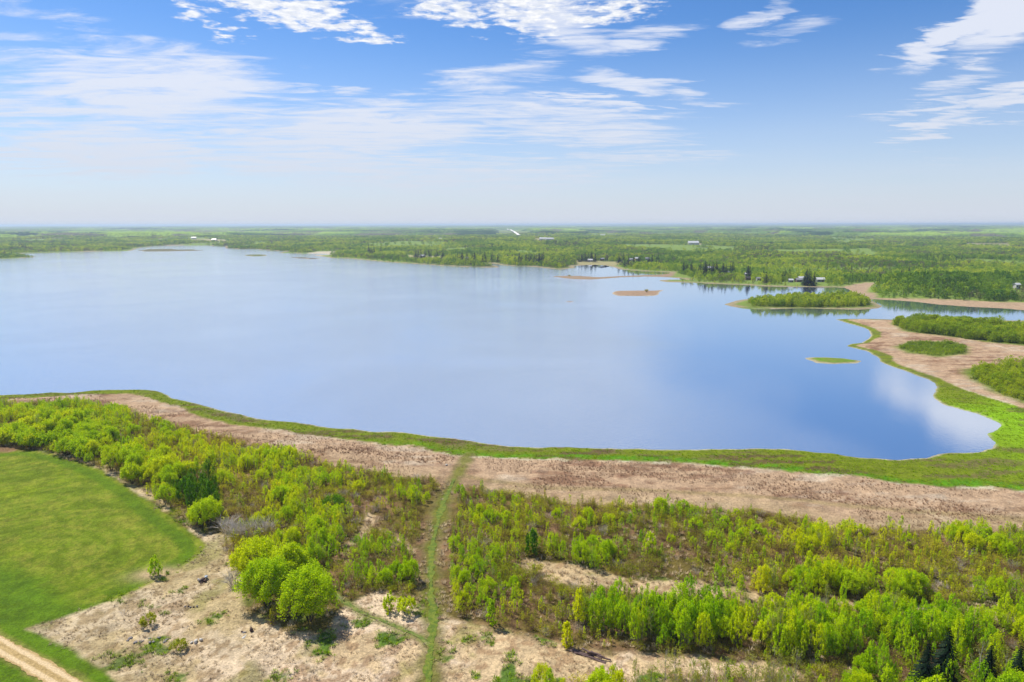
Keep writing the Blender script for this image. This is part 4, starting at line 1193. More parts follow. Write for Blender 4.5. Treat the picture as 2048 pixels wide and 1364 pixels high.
# ------------------------------------------------------------------ tracks
def strip(name, line, half, mat, lift, jag=0.15, sub=7, step=0.35):
    seg = np.linalg.norm(np.diff(line, axis=0), axis=1); s_ = np.concatenate([[0], np.cumsum(seg)])
    n = max(8, int(s_[-1] / step)); q_ = np.linspace(0, s_[-1], n)
    cx = np.interp(q_, s_, line[:, 0]); cy = np.interp(q_, s_, line[:, 1])
    tx = np.gradient(cx); ty = np.gradient(cy); L = np.hypot(tx, ty); nx, ny = -ty / L, tx / L
    rs = np.random.default_rng(len(name))
    V = []
    for k in range(sub):
        f = 2 * k / (sub - 1) - 1
        j = np.zeros(n) if 0 < k < sub - 1 else (vn(q_ / 0.6, np.full(n, 3.0 + k), 7) - 0.5) * 2 * jag + (vn(q_ / 3.0, np.full(n, 9.0 + k), 8) - 0.5) * jag * 2.5
        o_ = f * half + j * (1 if k else -1)
        V.append(np.stack([cx + nx * o_, cy + ny * o_], -1))
    V = np.stack(V, 1).reshape(-1, 2)
    z = zat(V) + lift
    i_, k_ = np.meshgrid(np.arange(n - 1), np.arange(sub - 1), indexing='ij')
    Fq = np.stack([i_ * sub + k_, i_ * sub + k_ + 1, (i_ + 1) * sub + k_ + 1, (i_ + 1) * sub + k_], -1).reshape(-1, 4)[:, ::-1]
    uvx = np.tile(np.linspace(-1, 1, sub), n)
    me = mesh_from(name, np.column_stack([V, z]), Fq, mat, smooth=True)
    a = me.attributes.new('across', 'FLOAT', 'POINT'); a.data.foreach_set('value', uvx.astype(np.float32))
    return tag(put(name, me), kind='structure')


def track_mat(name, ca, cb, rut=None, rutpos=0.5, rw=0.22):
    m_, t, out = material(name)
    pos = t.n('ShaderNodeNewGeometry').outputs['Position']
    nz = t.noise(pos, 1.3, 6, 0.65); nf = t.noise(pos, 5.0, 4, 0.6)
    col = t.mix(t.mr(nz, 0.38, 0.62), tuple(ca) + (1,), tuple(cb) + (1,))
    if rut is not None:
        a = t.n('ShaderNodeAttribute', attribute_name='across').outputs['Fac']
        ds = t.m('ABSOLUTE', t.m('SUBTRACT', t.m('ABSOLUTE', a), rutpos))
        f = t.mr(t.m('ADD', ds, t.m('MULTIPLY', t.m('SUBTRACT', nz, 0.5), 0.5)), rw, rw * 0.4)
        col = t.mix(f, col, tuple(rut) + (1,))
    v_ = t.mr(nf, 0.3, 0.7, 0.75, 1.25)
    col = t.mix(1.0, col, t.xyz(v_, v_, v_), 'MULTIPLY')
    p = t.n('ShaderNodeBsdfPrincipled'); t.link(col, p.inputs['Base Color']); p.inputs['Roughness'].default_value = 0.95
    b = t.n('ShaderNodeBump'); b.inputs['Strength'].default_value = 0.6; b.inputs['Distance'].default_value = 0.15
    t.link(nf, b.inputs['Height']); t.link(b.outputs[0], p.inputs['Normal']); t.link(p.outputs[0], out.inputs[0])
    return m_


strip('dirt_road', ROAD, 1.35, track_mat('packed_earth', c(178, 150, 92), c(204, 174, 116), c(232, 204, 158), 0.55, 0.34), 0.06, 0.16)
strip('grass_trail', TRAIL[:int(len(TRAIL) * 0.84)], 0.46, track_mat('trail_grass', c(90, 116, 2), c(128, 140, 30)), 0.05, 0.28)
strip('side_trail', SIDE, 0.36, track_mat('side_trail_grass', c(96, 122, 30), c(146, 148, 72)), 0.05, 0.14)
FR = poly([(1014, 457.6), (1041, 471.2)], 16.0)
frl = np.linspace(FR[0], FR[1], 60)
strip('gravel_road', frl, 6.5, simple('pale_gravel', c(236, 232, 224, 1.2), 0.9, 0.1, 0.5), 9.0, 0.3, 3, 40)

# ------------------------------------------------------------------ rubble, logs
def rock_mesh(seed, s_, mat):
    rs = np.random.default_rng(seed)
    V = np.array([(x, y, z) for x in (-1, 1) for y in (-1, 1) for z in (-1, 1)] + [(1.3, 0, 0), (-1.3, 0, 0), (0, 1.3, 0), (0, -1.3, 0), (0, 0, 1.25), (0, 0, -1.2)], float)
    V *= 0.75; V[:8] *= 0.9
    V += rs.normal(size=V.shape) * 0.13
    V *= np.array(s_) * 0.5
    T = []
    cid = {(-1, -1, -1): 0, (-1, -1, 1): 1, (-1, 1, -1): 2, (-1, 1, 1): 3, (1, -1, -1): 4, (1, -1, 1): 5, (1, 1, -1): 6, (1, 1, 1): 7}
    for ctr, ring in ((8, (4, 6, 7, 5)), (9, (0, 1, 3, 2)), (10, (2, 3, 7, 6)), (11, (0, 4, 5, 1)), (12, (1, 5, 7, 3)), (13, (0, 2, 6, 4))):
        for a in range(4):
            T.append((ctr, ring[a], ring[(a + 1) % 4]))
    return mesh_from('stone', V, np.array(T), mat)


M['stone_w'] = simple('white_stone', c(224, 218, 208), 0.8, 0.15, 2)
M['stone_g'] = simple('grey_stone', c(150, 142, 140), 0.85, 0.2, 2)
M['stone_d'] = simple('dark_debris', c(86, 62, 56), 0.85, 0.3, 2)
M['blue'] = simple('pale_blue_sheet', c(176, 190, 206), 0.5, 0.1, 2)
M['log'] = simple('weathered_log', c(112, 90, 88), 0.9, 0.3, 3)


def pile(u, v, lab_, cat, items, nm='rubble_pile'):
    x, y = at(u, v)
    e = bpy.data.objects.new(nm, None); COL.objects.link(e); e.location = (x, y, float(zat(np.array([[x, y]]))[0]))
    tag(e, lab_, cat)
    for (ox, oy, oz, s_, mt, pn, sd_) in items:
        put(pn, rock_mesh(sd_, s_, mt), e, (ox, oy, oz), sd_ * 1.3)
    return e


pile(406, 1160, 'dark rubble heap topped by a pale blue sheet beside the sandy hollow', 'rubble', [(0, 0, 0.25, (0.9, 0.6, 0.6), M['stone_d'], 'stone', 1), (0.5, -0.3, 0.2, (0.6, 0.5, 0.5), M['stone_d'], 'stone', 2), (-0.5, -0.1, 0.2, (0.6, 0.5, 0.4), M['stone_g'], 'stone', 3), (0.3, 0.6, 0.45, (0.8, 0.55, 0.35), M['blue'], 'sheet', 4), (0.1, -0.8, 0.15, (0.5, 0.35, 0.35), M['stone_d'], 'stone', 5), (-0.9, 0.3, 0.15, (0.4, 0.4, 0.3), M['stone_w'], 'stone', 6)])
pile(392, 1282, 'heap of white rubble beside the low spreading bush', 'rubble', [(0, 0, 0.2, (0.9, 0.5, 0.4), M['stone_w'], 'stone', 11), (0.6, 0.3, 0.2, (0.6, 0.5, 0.4), M['stone_w'], 'stone', 12), (-0.5, -0.3, 0.15, (0.6, 0.35, 0.3), M['stone_w'], 'stone', 13), (0.2, -0.5, 0.12, (0.4, 0.4, 0.3), M['stone_g'], 'stone', 14)])
pile(503, 1262, 'dark stump like boulder with broken stones near the big willows', 'rubble', [(0, 0, 0.3, (0.7, 0.55, 0.6), M['stone_d'], 'stone', 21), (-0.9, -0.4, 0.1, (0.7, 0.4, 0.25), M['stone_g'], 'stone', 22), (-0.6, -1.4, 0.05, (1.3, 0.8, 0.14), M['stone_w'], 'slab', 23), (-1.3, -0.2, 0.1, (0.4, 0.3, 0.25), M['stone_d'], 'stone', 24)])
pile(382, 1216, 'line of small dark stones on the sandy ground', 'stones', [(i * 0.45 - 0.9, 0.15 * math.sin(i * 2), 0.08, (0.35, 0.3, 0.25), M['stone_d'] if i % 2 else M['stone_g'], 'stone', 30 + i) for i in range(5)], 'stone_row')
pile(275, 1278, 'patch of grey stones left of the low bushes', 'stones', [(rng.uniform(-1.6, 1.6), rng.uniform(-0.8, 0.8), 0.08, (rng.uniform(0.3, 0.8), 0.4, 0.25), M['stone_g'], 'stone', 40 + i) for i in range(9)], 'stone_patch')
pile(318, 1282, 'second patch of grey stones right of the first', 'stones', [(rng.uniform(-1.2, 1.2), rng.uniform(-0.8, 0.8), 0.08, (rng.uniform(0.3, 0.7), 0.4, 0.25), M['stone_g'], 'stone', 60 + i) for i in range(7)], 'stone_patch')
pile(893, 929, 'small white stone on the brown shore left of the trail', 'stone', [(0, 0, 0.15, (0.8, 0.5, 0.4), M['stone_w'], 'stone', 71)], 'white_stone')

x, y = at(1180, 1312)
lp = bpy.data.objects.new('log_pile', None); COL.objects.link(lp); lp.location = (x, y, float(zat(np.array([[x, y]]))[0]))
tag(lp, 'pile of weathered grey logs on the bare patch above the bottom trees', 'logs')
lrs = np.random.default_rng(12)
for k in range(13):
    L = lrs.uniform(1.2, 3.6); an = math.radians(-28 + lrs.normal() * 13); rad_ = lrs.uniform(0.07, 0.15)
    cx = -1.6 + k * 0.26 + lrs.normal() * 0.2; cy = 0.9 - k * 0.14 + lrs.normal() * 0.2; cz = 0.12 + 0.28 * (k % 3) * (k > 5) + 0.04
    V = []; NS = 8
    for e_ in (-1, -0.33, 0.33, 1):
        for s_ in range(NS):
            a = 2 * math.pi * s_ / NS; rr = rad_ * (1 - 0.16 * e_) * (1 + 0.1 * lrs.normal())
            V.append((e_ * L / 2, math.cos(a) * rr, math.sin(a) * rr + 0.05 * math.sin(e_ * 2 + k)))
    Fq = [(r_ * NS + s_, r_ * NS + (s_ + 1) % NS, (r_ + 1) * NS + (s_ + 1) % NS, (r_ + 1) * NS + s_) for r_ in range(3) for s_ in range(NS)]
    Fq += [(0, 2, 1, 0)]
    me = bpy.data.meshes.new('log'); me.from_pydata(V, [], [f for f in Fq[:-1]] + [tuple(range(NS))[::-1], tuple(range(3 * NS, 4 * NS))]); me.materials.append(M['log'])
    put('log', me, lp, (cx, cy, cz), an)

# ------------------------------------------------------------------ far shore forest
CAB = [(388, 480.5, 17.6, 9, 4.25, 'white', 'white', 'white barn left of the dark farm trees on the far left shore', 'barn', 0.2), (429, 484, 16, 7.5, 3.4, 'white', 'white', 'white farmhouse right of the barn above the left inlet', 'house', -0.1),
       (558, 466.5, 27.2, 15, 6.8, 'white', 'white', 'left white shed of the pair far behind the left shore', 'shed', 0.1), (571, 465.5, 32, 15, 6.8, 'white', 'white', 'right white shed of the pair far behind the left shore', 'shed', 0),
       (876, 466.5, 32, 15, 6.8, 'white', 'white', 'white roof far off left of the straight gravel road', 'shed', 0), (881, 488, 9.6, 7.5, 4.25, 'white', 'white', 'small white house deep in the woods above the shore house', 'house', 0.3),
       (845, 515.5, 8.16, 5.74, 3.06, 'white', 'white', 'white house with dark spruces by its side at the shore', 'house', 0.1), (933, 520, 5.44, 4.46, 3.06, 'white', 'white', 'small white cabin behind the long green spit', 'cabin', 0.4),
       (1086, 487, 22.4, 10.5, 5.1, 'white', 'white', 'left part of the long white farm sheds in mid forest', 'shed', 0), (1099, 487.4, 24, 10.5, 5.1, 'white', 'white', 'right part of the long white farm sheds in mid forest', 'shed', 0.1),
       (1141, 463, 40, 16.5, 7.65, 'white', 'white', 'tiny white shed right of the gravel road near the horizon', 'shed', 0), (1386, 494.4, 26.4, 13.5, 5.1, 'white', 'white', 'long white metal shed in the forest clearing', 'shed', 0.05),
       (1205, 476, 20.8, 9, 5.1, 'white', 'white', 'white farm roof above the middle of the far shore', 'shed', 0.0),
       (1180, 523.5, 7.48, 5.10, 2.68, 'grey', 'white', 'two tiered white roofed cabin beside the boat inlet', 'cabin', 0.1), (1204, 521.5, 6.12, 4.46, 2.68, 'brown', 'grey', 'brown cabin half hidden in trees behind the boats', 'cabin', 0.2),
       (1262, 523, 6.12, 5.10, 3.06, 'grey', 'grey', 'grey cabin left of the cream one behind the inlet', 'cabin', -0.2), (1274, 522, 6.80, 5.10, 3.83, 'yellow', 'white', 'cream cabin among spruces behind the inlet', 'cabin', 0.1), (1295, 521.5, 6.80, 5.10, 3.06, 'grey', 'grey', 'grey roofed cabin right of the cream one', 'cabin', 0.0),
       (1421, 541, 7.48, 5.10, 3.44, 'grey', 'white', 'cabin with pale roof between tall spruces', 'cabin', 0.05), (1453, 549.5, 5.44, 3.82, 2.75, 'white', 'grey', 'small cabin right of the pale roofed one under spruces', 'cabin', 0.3),
       (1494, 553.5, 4.76, 3.82, 3.06, 'white', 'white', 'white cabin above the low dark one near the shore', 'cabin', 0.0), (1495, 560, 6.4, 3.75, 2.55, 'brown', 'dark', 'low dark boathouse below the white cabin', 'boathouse', 0.2),
       (1517, 561, 4.76, 3.19, 2.29, 'white', 'grey', 'small grey roofed cabin right of the dark boathouse', 'cabin', 0.1), (1581, 565, 4.08, 3.19, 2.29, 'grey', 'white', 'tiny pale shed left of the pinkish cabin', 'shed', 0), (1597, 564.5, 6.12, 4.46, 2.29, 'brown', 'grey', 'low pinkish brown cabin left of the yellow one', 'cabin', 0.1),
       (1603, 562.2, 6.80, 4.46, 3.06, 'yellow', 'white', 'yellow walled cabin with bright white roof', 'cabin', 0.0), (1640, 565, 7.48, 5.10, 2.75, 'grey', 'white', 'cabin with pale roof right of the dark spruces', 'cabin', -0.1), (2031, 590, 4.08, 3.19, 3.44, 'white', 'white', 'small white cabin in the woods at the right edge', 'cabin', 0.2)]
FARD = [whole('far_tree', (sticks(np.array([[0, 0, -0.5]]), np.array([[0, 0, 5.0]]), [0.15], [0.08], None), (lambda tc: tc)(aspen(1000 + i, 280, 0.95, 0.34, 0.04, 9.0, True)[1])), [M['bark'], M['leaf_far']]) for i in range(6)]
FARG = [whole('far_bare_tree', (sticks(np.array([[0, 0, -0.5]]), np.array([[0, 0, 5.0]]), [0.15], [0.08], None), aspen(1020 + i, 170, 0.8, 0.32, 0.06, 9.0, True)[1]), [M['bark'], M['leaf_grey']]) for i in range(3)]
FARS = [whole('far_spruce', spruce(1040 + i, 12, 0.15, 9, 6, False), [M['bark_dark'], M['needle']]) for i in range(3)]


def sector_pts(r0, r1, sp0, sp1, seed):
    rs = np.random.default_rng(seed)
    out_ = []
    r = r0
    while r < r1:
        s_ = sp0 + (sp1 - sp0) * (r - r0) / (r1 - r0)
        n = int(2 * math.radians(44) * r / s_)
        a = (np.arange(n) + rs.random(n) * 0.9) / n * math.radians(88) - math.radians(44)
        rr = r + (rs.random(n) - 0.5) * s_ * 1.1
        out_.append(np.stack([rr * np.sin(a), rr * np.cos(a)], -1)); r += s_
    return np.vstack(out_)


FP = sector_pts(330, 3600, 4.6, 13.0, 77)
r_ = np.hypot(*FP.T)
FP = FP[r_ > 380]; r_ = np.hypot(*FP.T)
d_ = land(FP)
ok = d_ > 3.5 + 9 * fbm(FP[:, 0], FP[:, 1], 25, 3, 400)
ok &= (r_ > 480)
ok &= sd(FP, EAST, far=5) < 0
ok &= sd(FP, NECK, far=5) < -3
ok &= sd(FP, BEACH, far=5) < -3
ok &= sd(FP, STRIP, far=5) < 0
for q_ in TAN_FIELD:
    ok &= sd(FP, q_, far=5) < -2
for k in ISL:
    ok &= sd(FP, ISL[k], far=20) < -10
nearisl = sd(FP, poly([(1440, 612), (1480, 596), (1690, 591), (1745, 599), (1770, 614), (1720, 622), (1470, 622)]), far=5)
inisl = sd(FP, ISLTREES, far=5)
ok &= (nearisl < 0) | (inisl > -2)
gap = fbm(FP[:, 0], FP[:, 1] * 0.7, 120, 4, 410)
ok &= sd(FP, poly([(1080, 548), (1345, 545), (1372, 553), (1385, 562), (1300, 566), (1080, 562)], 0), far=5) < 0
for cb in CAB:
    cx, cy = at(cb[0], cb[1]); L_ = np.hypot(cx, cy); ex, ey = cx / L_, cy / L_
    a_ = (FP[:, 0] - cx) * ex + (FP[:, 1] - cy) * ey; b_ = np.abs((FP[:, 0] - cx) * ey - (FP[:, 1] - cy) * ex)
    ok &= ~((b_ < cb[2] * 0.5 + 2) & (a_ < cb[3] * 0.6 + 2) & (a_ > -(16 + L_ * 0.03)))
meadow = ss(gap, 0.55, 0.60) * ss(r_, 700, 1100)
ok &= rng.random(len(FP)) > meadow * 0.96
FP = FP[ok]
lo_, hi_ = ISLTREES.min(0), ISLTREES.max(0)
xi = lo_ + rng.random((1400, 2)) * (hi_ - lo_); xi = xi[sd(xi, ISLTREES) + (fbm(xi[:, 0], xi[:, 1], 12, 2, 71) - 0.5) * 8 > 0]
FP = np.vstack([FP, xi]); r_ = np.hypot(*FP.T); d_ = land(FP); inisl = sd(FP, ISLTREES, far=5)
east_pts = []
for q_, hh in EASTTREES:
    e_ = rnd_pts(q_, 0.3 if hh > 4 else 0.5, 990 + int(hh), 6, ymax=700)
    east_pts.append(np.column_stack([e_, np.full(len(e_), hh)]))
east_pts = np.vstack(east_pts)
FH = rng.uniform(4.5, 8.0, len(FP)) * (0.55 + 0.7 * fbm(FP[:, 0], FP[:, 1], 60, 2, 420)) * (0.45 + 0.55 * ss(d_, 8, 28))
FH = np.where(inisl > -2, rng.uniform(2.5, 6.5, len(FP)) * (0.6 + 0.6 * fbm(FP[:, 0], FP[:, 1], 16, 2, 72)), FH)
FZ = height(FP)
sprn = fbm(FP[:, 0], FP[:, 1], 110, 3, 430)
gryn = fbm(FP[:, 0], FP[:, 1], 80, 3, 440)
kf = np.zeros(len(FP), int)
kf[(gryn > 0.57) & (rng.random(len(FP)) < 0.5)] = 1
kf[(rng.random(len(FP)) < 0.006 + 0.5 * ss(sprn, 0.61, 0.7))] = 2
kf[inisl > -2] = 0
wid = np.where(inisl > -2, 0.75, 1.0) * np.maximum(1.0, (4.6 + (13 - 4.6) * (r_ - 330) / 3270) / 4.8 * 0.92)
E3 = np.column_stack([east_pts[:, :2], height(east_pts[:, :2])])
for kk, protos, ph, nm, lab_, cat in ((0, FARD, 9.0, 'forest', 'spring green deciduous forest beyond the lake', 'forest'), (1, FARG, 9.0, 'bare_forest', 'grey still leafless patches of the far forest', 'forest'), (2, FARS, 12.0, 'conifer_forest', 'dark conifers scattered through the far forest', 'forest')):
    i_ = np.where(kf == kk)[0]
    P3 = np.column_stack([FP[i_], FZ[i_]]); hs_ = FH[i_] / ph * (1.35 if kk == 2 else 1.0); wv = hs_ * wid[i_] * (0.9 if kk != 2 else 0.7) * rng.uniform(0.85, 1.3, len(i_))
    scatter(nm, P3, np.stack([wv, wv, hs_], -1), rng.random(len(i_)) * 6.28, rng.integers(0, len(protos), len(i_)), proto_coll(nm + '_shape', protos), lab_, cat)
hs_ = east_pts[:, 2] * rng.uniform(0.4, 1.0, len(east_pts)) * (0.3 + 0.9 * fbm(east_pts[:, 0], east_pts[:, 1], 14, 3, 450)) / 6.0
scatter('willow_grove', E3, np.stack([hs_ * 1.35, hs_ * 1.35, hs_], -1), rng.random(len(hs_)) * 6.28, rng.integers(0, 6, len(hs_)), proto_coll('willow_grove_shape', [whole('grove_bush', aspen(560 + i, 800, 0.3, 0.34, 0.0, 6.0, True), [M['bark'], M['leaf_grove']]) for i in range(6)]), 'green willow groves on the mudflat at the right', 'willows')

# distant canopy beyond the single trees: a rough sheet over the woods with openings
rc = [3300.0]
while rc[-1] < 38000:
    rc.append(rc[-1] + max(12, rc[-1] * 0.0048))
rc = np.array(rc); ac = np.radians(np.linspace(-45, 45, 900))
Xc = np.outer(rc, np.sin(ac)).ravel(); Yc = np.outer(rc, np.cos(ac)).ravel(); Pc = np.stack([Xc, Yc], -1)
hz = height(Pc, np.full(len(Pc), 1000.0))
rcl = np.hypot(Xc, Yc)
wood = ss(fbm(Xc, Yc * 0.8, 520, 4, 500), 0.36, 0.43)
wood *= ss(rcl, 3300, 3420)
wood *= 1 - ss(sd(Pc, frl, False), -140, -60)
FL = np.array([(r0 * math.sin(math.radians(a0)), r0 * math.cos(math.radians(a0))) for r0, a0 in ((21000, -58), (20500, -40), (21500, -34), (24000, -29.8), (31000, -33), (34000, -45), (33000, -58))])
wood *= 1 - ss(sd(Pc, FL), -500, 300)
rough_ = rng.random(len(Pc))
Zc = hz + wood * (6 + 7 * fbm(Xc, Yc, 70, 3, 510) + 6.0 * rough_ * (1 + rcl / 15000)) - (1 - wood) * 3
colc = np.tile(c(104, 134, 56), (len(Pc), 1))
stn = fbm(Xc, Yc, 600, 5, 520, 0.6)[:, None]; stm = fbm(Xc, Yc, 160, 3, 530)[:, None]
k1 = ss(stn, 0.5, 0.62); colc = colc * (1 - k1) + c(146, 176, 66) * k1
k1 = ss(stm, 0.42, 0.34); colc = colc * (1 - k1) + c(112, 112, 90) * k1
k1 = ss(fbm(Xc, Yc, 300, 3, 540)[:, None], 0.58, 0.68); colc = colc * (1 - k1) + c(46, 76, 44) * k1
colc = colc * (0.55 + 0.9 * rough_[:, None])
i_, k_ = np.meshgrid(np.arange(len(rc) - 1), np.arange(len(ac) - 1), indexing='ij'); na_ = len(ac)
Fc = np.stack([i_ * na_ + k_, (i_ + 1) * na_ + k_, (i_ + 1) * na_ + k_ + 1, i_ * na_ + k_ + 1], -1).reshape(-1, 4)[:, ::-1]
wf = wood[Fc].max(1) > 0.05
Fc = Fc[wf][:, ::-1]
used, inv = np.unique(Fc.ravel(), return_inverse=True)
cm_, t, out = material('distant_canopy')
at_ = t.n('ShaderNodeVertexColor'); at_.layer_name = 'albedo'
dfc = t.n('ShaderNodeBsdfDiffuse'); t.link(at_.outputs[0], dfc.inputs[0]); t.link(dfc.outputs[0], out.inputs[0])
o = put('distant_woodland', mesh_from('distant_woodland', np.stack([Xc, Yc, Zc], -1)[used], inv.reshape(-1, 4), cm_, colc[used]))
tag(o, 'hazy woodland stretching to the horizon', 'woodland', kind='stuff')
# water far away at the left end of the horizon
flz = np.column_stack([FL, np.full(len(FL), 9.0)])[::-1]
me = bpy.data.meshes.new('far_water'); me.from_pydata([tuple(v) for v in flz], [], [tuple(range(len(flz)))]); me.materials.append(M['water'])
tag(put('far_water', me), kind='structure')

# ------------------------------------------------------------------ single spruces along the far shore
sprs = [pair('spruce', spruce(1100 + i, 12, 0.16, 12, 8, False), M['bark_dark'], M['needle']) for i in range(4)]
sprw = [whole('spruce_tree', spruce(1100 + i, 12, 0.16, 12, 8, False), [M['bark_dark'], M['needle']]) for i in range(4)]
groups = [((1365, 1388), (545, 548), 7, 'on the point behind the two sandbars'), ((1396, 1470), (545, 558), 34, 'around the cabins on the middle far shore'), ((1487, 1500), (556, 561), 4, 'beside the white cabin with the dark deck'),
          ((1609, 1630), (567, 571), 8, 'beside the yellow walled cabin'), ((1030, 1090), (525, 529), 22, 'in the dark clump left of the inlet'), ((1155, 1192), (520, 525), 12, 'behind the two tiered cabin'),
          ((1234, 1320), (524, 535), 20, 'behind the inlet'), ((828, 888), (515, 519), 14, 'around the white house by the shore'), ((904, 1000), (521, 526), 22, 'behind the long green spit'), ((734, 772), (505, 512), 9, 'on the left part of the far shore'),
          ((38, 54), (498, 502), 5, 'on the shore at the far left'), ((1500, 1608), (560, 567), 5, 'along the shore between the cabins'), ((1590, 1600), (604, 609), 1, 'at the left of the wooded island'), ((1664, 1670), (604, 609), 2, 'on the wooded island')]
srs = np.random.default_rng(3)
for (u0, u1), (v0, v1), n_, wd in groups:
    for k in range(n_):
        u, v = srs.uniform(u0, u1), srs.uniform(v0, v1)
        x, y = at(u, v)
        hh = srs.uniform(11, 17) if 'island' not in wd else srs.uniform(6, 8)
        o = put('spruce_tree', sprw[srs.integers(4)], None, (x, y, float(height(np.array([[x, y]]))[0])), srs.random() * 6, (hh / 12 * 1.6, hh / 12 * 1.6, hh / 12))
        tag(o, '%s dark spruce %s' % ('tall' if hh > (13 if 'island' not in wd else 7) else 'short', wd), 'spruce', 'dark spruces ' + wd)

# ------------------------------------------------------------------ cabins and sheds across the lake
WALLS = {'white': simple('white_siding', c(236, 234, 228), 0.7, 0.05, 1), 'brown': simple('brown_siding', c(140, 116, 96), 0.8, 0.15, 1), 'yellow': simple('yellow_siding', c(222, 204, 130), 0.7, 0.05, 1), 'grey': simple('grey_siding', c(170, 172, 176), 0.7, 0.1, 1)}
ROOFS = {'white': simple('white_metal_roof', c(240, 240, 240), 0.4, 0.04, 1), 'grey': simple('grey_roof', c(160, 160, 164), 0.6, 0.1, 1), 'dark': simple('dark_roof', c(70, 66, 66), 0.7, 0.1, 1)}
GLS = simple('window_glass', (0.03, 0.04, 0.06), 0.1, 0.1, 1)
DOOR = simple('door_paint', c(110, 80, 60), 0.6, 0.1, 1)


def box(a, b):
    V = [(x, y, z) for x in (a[0], b[0]) for y in (a[1], b[1]) for z in (a[2], b[2])]
    Fq = [(0, 1, 3, 2), (4, 6, 7, 5), (0, 4, 5, 1), (2, 3, 7, 6), (0, 2, 6, 4), (1, 5, 7, 3)]
    return V, Fq


def pyd(name, V, Fq, mat, parent, loc=(0, 0, 0)):
    me = bpy.data.meshes.new(name); me.from_pydata(V, [], Fq); me.materials.append(mat)
    return put(name, me, parent, loc)


def cabin(u, v, L, Wd, Hh, wall, roof, lab_, cat, rz=0.0, nm='cabin'):
    x, y = at(u, v)
    e = bpy.data.objects.new(nm, None); COL.objects.link(e)
    e.location = (x, y, float(height(np.array([[x, y]]))[0]) + 0.1); e.rotation_euler = (0, 0, rz)
    tag(e, lab_, cat)
    a, b = L / 2, Wd / 2; rh = Wd * 0.32
    V = [(-a, -b, -0.5), (a, -b, -0.5), (a, b, -0.5), (-a, b, -0.5), (-a, -b, Hh), (a, -b, Hh), (a, b, Hh), (-a, b, Hh), (-a, 0, Hh + rh), (a, 0, Hh + rh)]
    pyd('wall', V, [(0, 1, 5, 4), (1, 2, 6, 9, 5), (2, 3, 7, 6), (3, 0, 4, 8, 7)], WALLS[wall], e)
    o_ = 0.5; s_ = rh / b
    R = []
    for sg in (-1, 1):
        R += [(-a - o_, sg * (b + o_), Hh - s_ * o_ + 0.03), (a + o_, sg * (b + o_), Hh - s_ * o_ + 0.03), (a + o_, 0, Hh + rh + 0.03), (-a - o_, 0, Hh + rh + 0.03)]
    R2 = [(p_[0], p_[1], p_[2] + 0.18) for p_ in R]
    V = R + R2
    Fq = [(0, 1, 2, 3), (7, 6, 5, 4), (8, 9, 10, 11), (15, 14, 13, 12), (0, 8, 9, 1), (4, 5, 13, 12), (0, 3, 11, 8), (1, 9, 10, 2), (4, 12, 15, 7), (5, 6, 14, 13)]
    pyd('roof', V, Fq, ROOFS[roof], e)
    n = max(2, int(L / 3.2))
    for k in range(n):
        cx = -a + L * (k + 0.5) / n
        if k == n // 2 and L < 20:
            pyd('door', *box((cx - 0.5, -b - 0.06, 0), (cx + 0.5, -b + 0.02, 2.1)), DOOR, e)
        else:
            pyd('window', *box((cx - 0.6, -b - 0.05, Hh * 0.38), (cx + 0.6, -b + 0.02, Hh * 0.38 + 1.2)), GLS, e)
    return e


for a_ in CAB:
    cabin(*a_[:9], float(a_[9]), a_[8])


def boat(u, v, L, mat, lab_, rz):
    x, y = at(u, v, 0)
    e = bpy.data.objects.new('boat', None); COL.objects.link(e); e.location = (x, y, 0.0); e.rotation_euler = (0, 0, rz)
    tag(e, lab_, 'boat')
    st = [(-0.5, 0.42), (-0.2, 0.5), (0.15, 0.46), (0.35, 0.28), (0.5, 0.02)]
    V = []; Wd = L * 0.34
    for fx, fw in st:
        V += [(fx * L, -fw * Wd, 0.75), (fx * L, -fw * Wd * 0.6, -0.15), (fx * L, fw * Wd * 0.6, -0.15), (fx * L, fw * Wd, 0.75)]
    Fq = []
    for k in range(4):
        o_ = 4 * k
        Fq += [(o_, o_ + 1, o_ + 5, o_ + 4), (o_ + 1, o_ + 2, o_ + 6, o_ + 5), (o_ + 2, o_ + 3, o_ + 7, o_ + 6)]
    Fq += [(0, 3, 2, 1)]
    pyd('hull', V, Fq, mat, e)
    dk_ = [(p_[0] * 0.97, p_[1] * 0.93, 0.55) for p_ in V if abs(p_[2] - 0.75) < 1e-6]
    pyd('deck', dk_, [(2 * k, 2 * k + 1, 2 * k + 3, 2 * k + 2) for k in range(4)], ROOFS['grey'], e)
    pyd('canopy', *box((-0.15 * L, -0.28 * Wd, 0.6), (0.14 * L, 0.28 * Wd, 1.5)), mat, e)


boat(1190, 531.6, 9, ROOFS['dark'], 'dark boat moored nearest the sandy corner of the inlet', 0.1)
boat(1203, 534.2, 9, ROOFS['white'], 'white boat moored in the inlet', 2.9)
boat(1211, 532.8, 10, simple('green_hull', c(60, 84, 66), 0.5, 0.1, 1), 'dark green boat moored right of the white one', 0.05)

# lone bush on the sandy island
x, y = at(1293, 583)
o = put('bush', whole('bush', bare(1300, 3.2, 0.4, 120, 0.06, 160, 0.4), [M['twig_brown'], M['leaf_scrub']]), None, (x, y, 0.6)); tag(o, 'lone dark bush on the pink sandy island', 'bush')
x, y = at(1139, 551.8)
o = put('bush', whole('bush', bare(1301, 2.0, 0.8, 120, 0.06, 160, 0.4), [M['twig_brown'], M['leaf_scrub']]), None, (x, y + 2, 0.5)); tag(o, 'low bush on the long thin sandbar', 'bush')

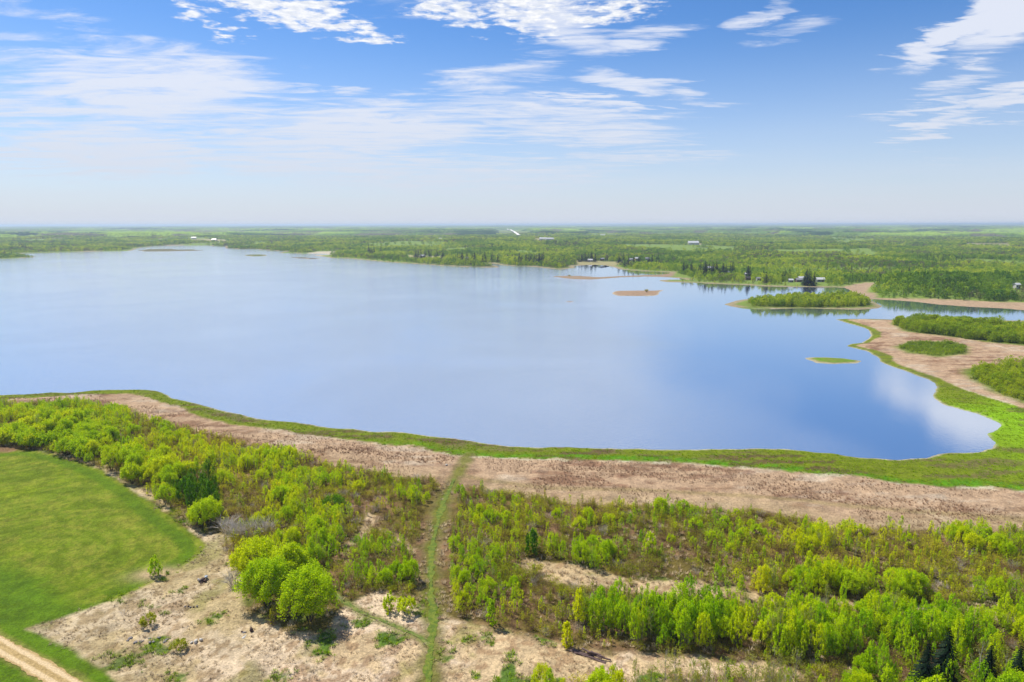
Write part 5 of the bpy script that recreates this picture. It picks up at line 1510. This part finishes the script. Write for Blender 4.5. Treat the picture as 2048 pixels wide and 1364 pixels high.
# ------------------------------------------------------------------ haze
hv = bpy.data.materials.new('haze_air'); hv.use_nodes = True
t = NT(hv.node_tree); out = t.n('ShaderNodeOutputMaterial')
pv = t.n('ShaderNodeVolumePrincipled')
pv.inputs['Color'].default_value = (0.66, 0.82, 1.0, 1)
pv.inputs['Density'].default_value = 1.05e-4
pv.inputs['Anisotropy'].default_value = 0.2
t.link(pv.outputs[0], out.inputs['Volume'])
V, Fq = box((-45000, -45000, -4), (45000, 45000, 72))
o = pyd('haze', V, Fq, hv, None); tag(o, kind='stuff')

# ------------------------------------------------------------------ words that tell alike plants apart: their place counted from the left
ONES = 'first second third fourth fifth sixth seventh eighth ninth tenth eleventh twelfth thirteenth fourteenth fifteenth sixteenth seventeenth eighteenth nineteenth'.split()
TENS = ['', '', 'twenty', 'thirty', 'forty', 'fifty', 'sixty', 'seventy', 'eighty', 'ninety']
TENTH = ['', '', 'twentieth', 'thirtieth', 'fortieth', 'fiftieth', 'sixtieth', 'seventieth', 'eightieth', 'ninetieth']


def ordinal(n):
    if n < 20:
        return ONES[n - 1]
    if n < 100:
        return TENTH[n // 10] if n % 10 == 0 else TENS[n // 10] + '-' + ONES[n % 10 - 1]
    return 'hundredth' if n == 100 else 'hundred-' + ordinal(n - 100)


by = {}
for o in S.objects:
    if o.parent is None and o.get('label') and o.get('kind') is None:
        by.setdefault(o['label'], []).append(o)
for lb, os_ in by.items():
    if len(os_) < 2:
        continue
    dist = sorted(math.hypot(o.location.x, o.location.y) for o in os_)
    mid = dist[len(dist) // 2]
    for part_, sel in (('front', [o for o in os_ if math.hypot(o.location.x, o.location.y) <= mid]), ('back', [o for o in os_ if math.hypot(o.location.x, o.location.y) > mid])):
        sel.sort(key=lambda o: o.location.x / max(1.0, o.location.y))
        for i, o in enumerate(sel):
            if len(os_) < 4:
                o['label'] = '%s, %s, %s from left' % (lb, part_, ordinal(i + 1))
            else:
                o['label'] = '%s, %s half, %s from left' % (lb, part_, ordinal(i + 1))
            w_ = o['label'].split()
            if len(w_) > 16:
                o['label'] = o['label'].replace('young ', '').replace(' with hardly any leaves', '').replace(' with few leaves', '').replace('bushy ', '')
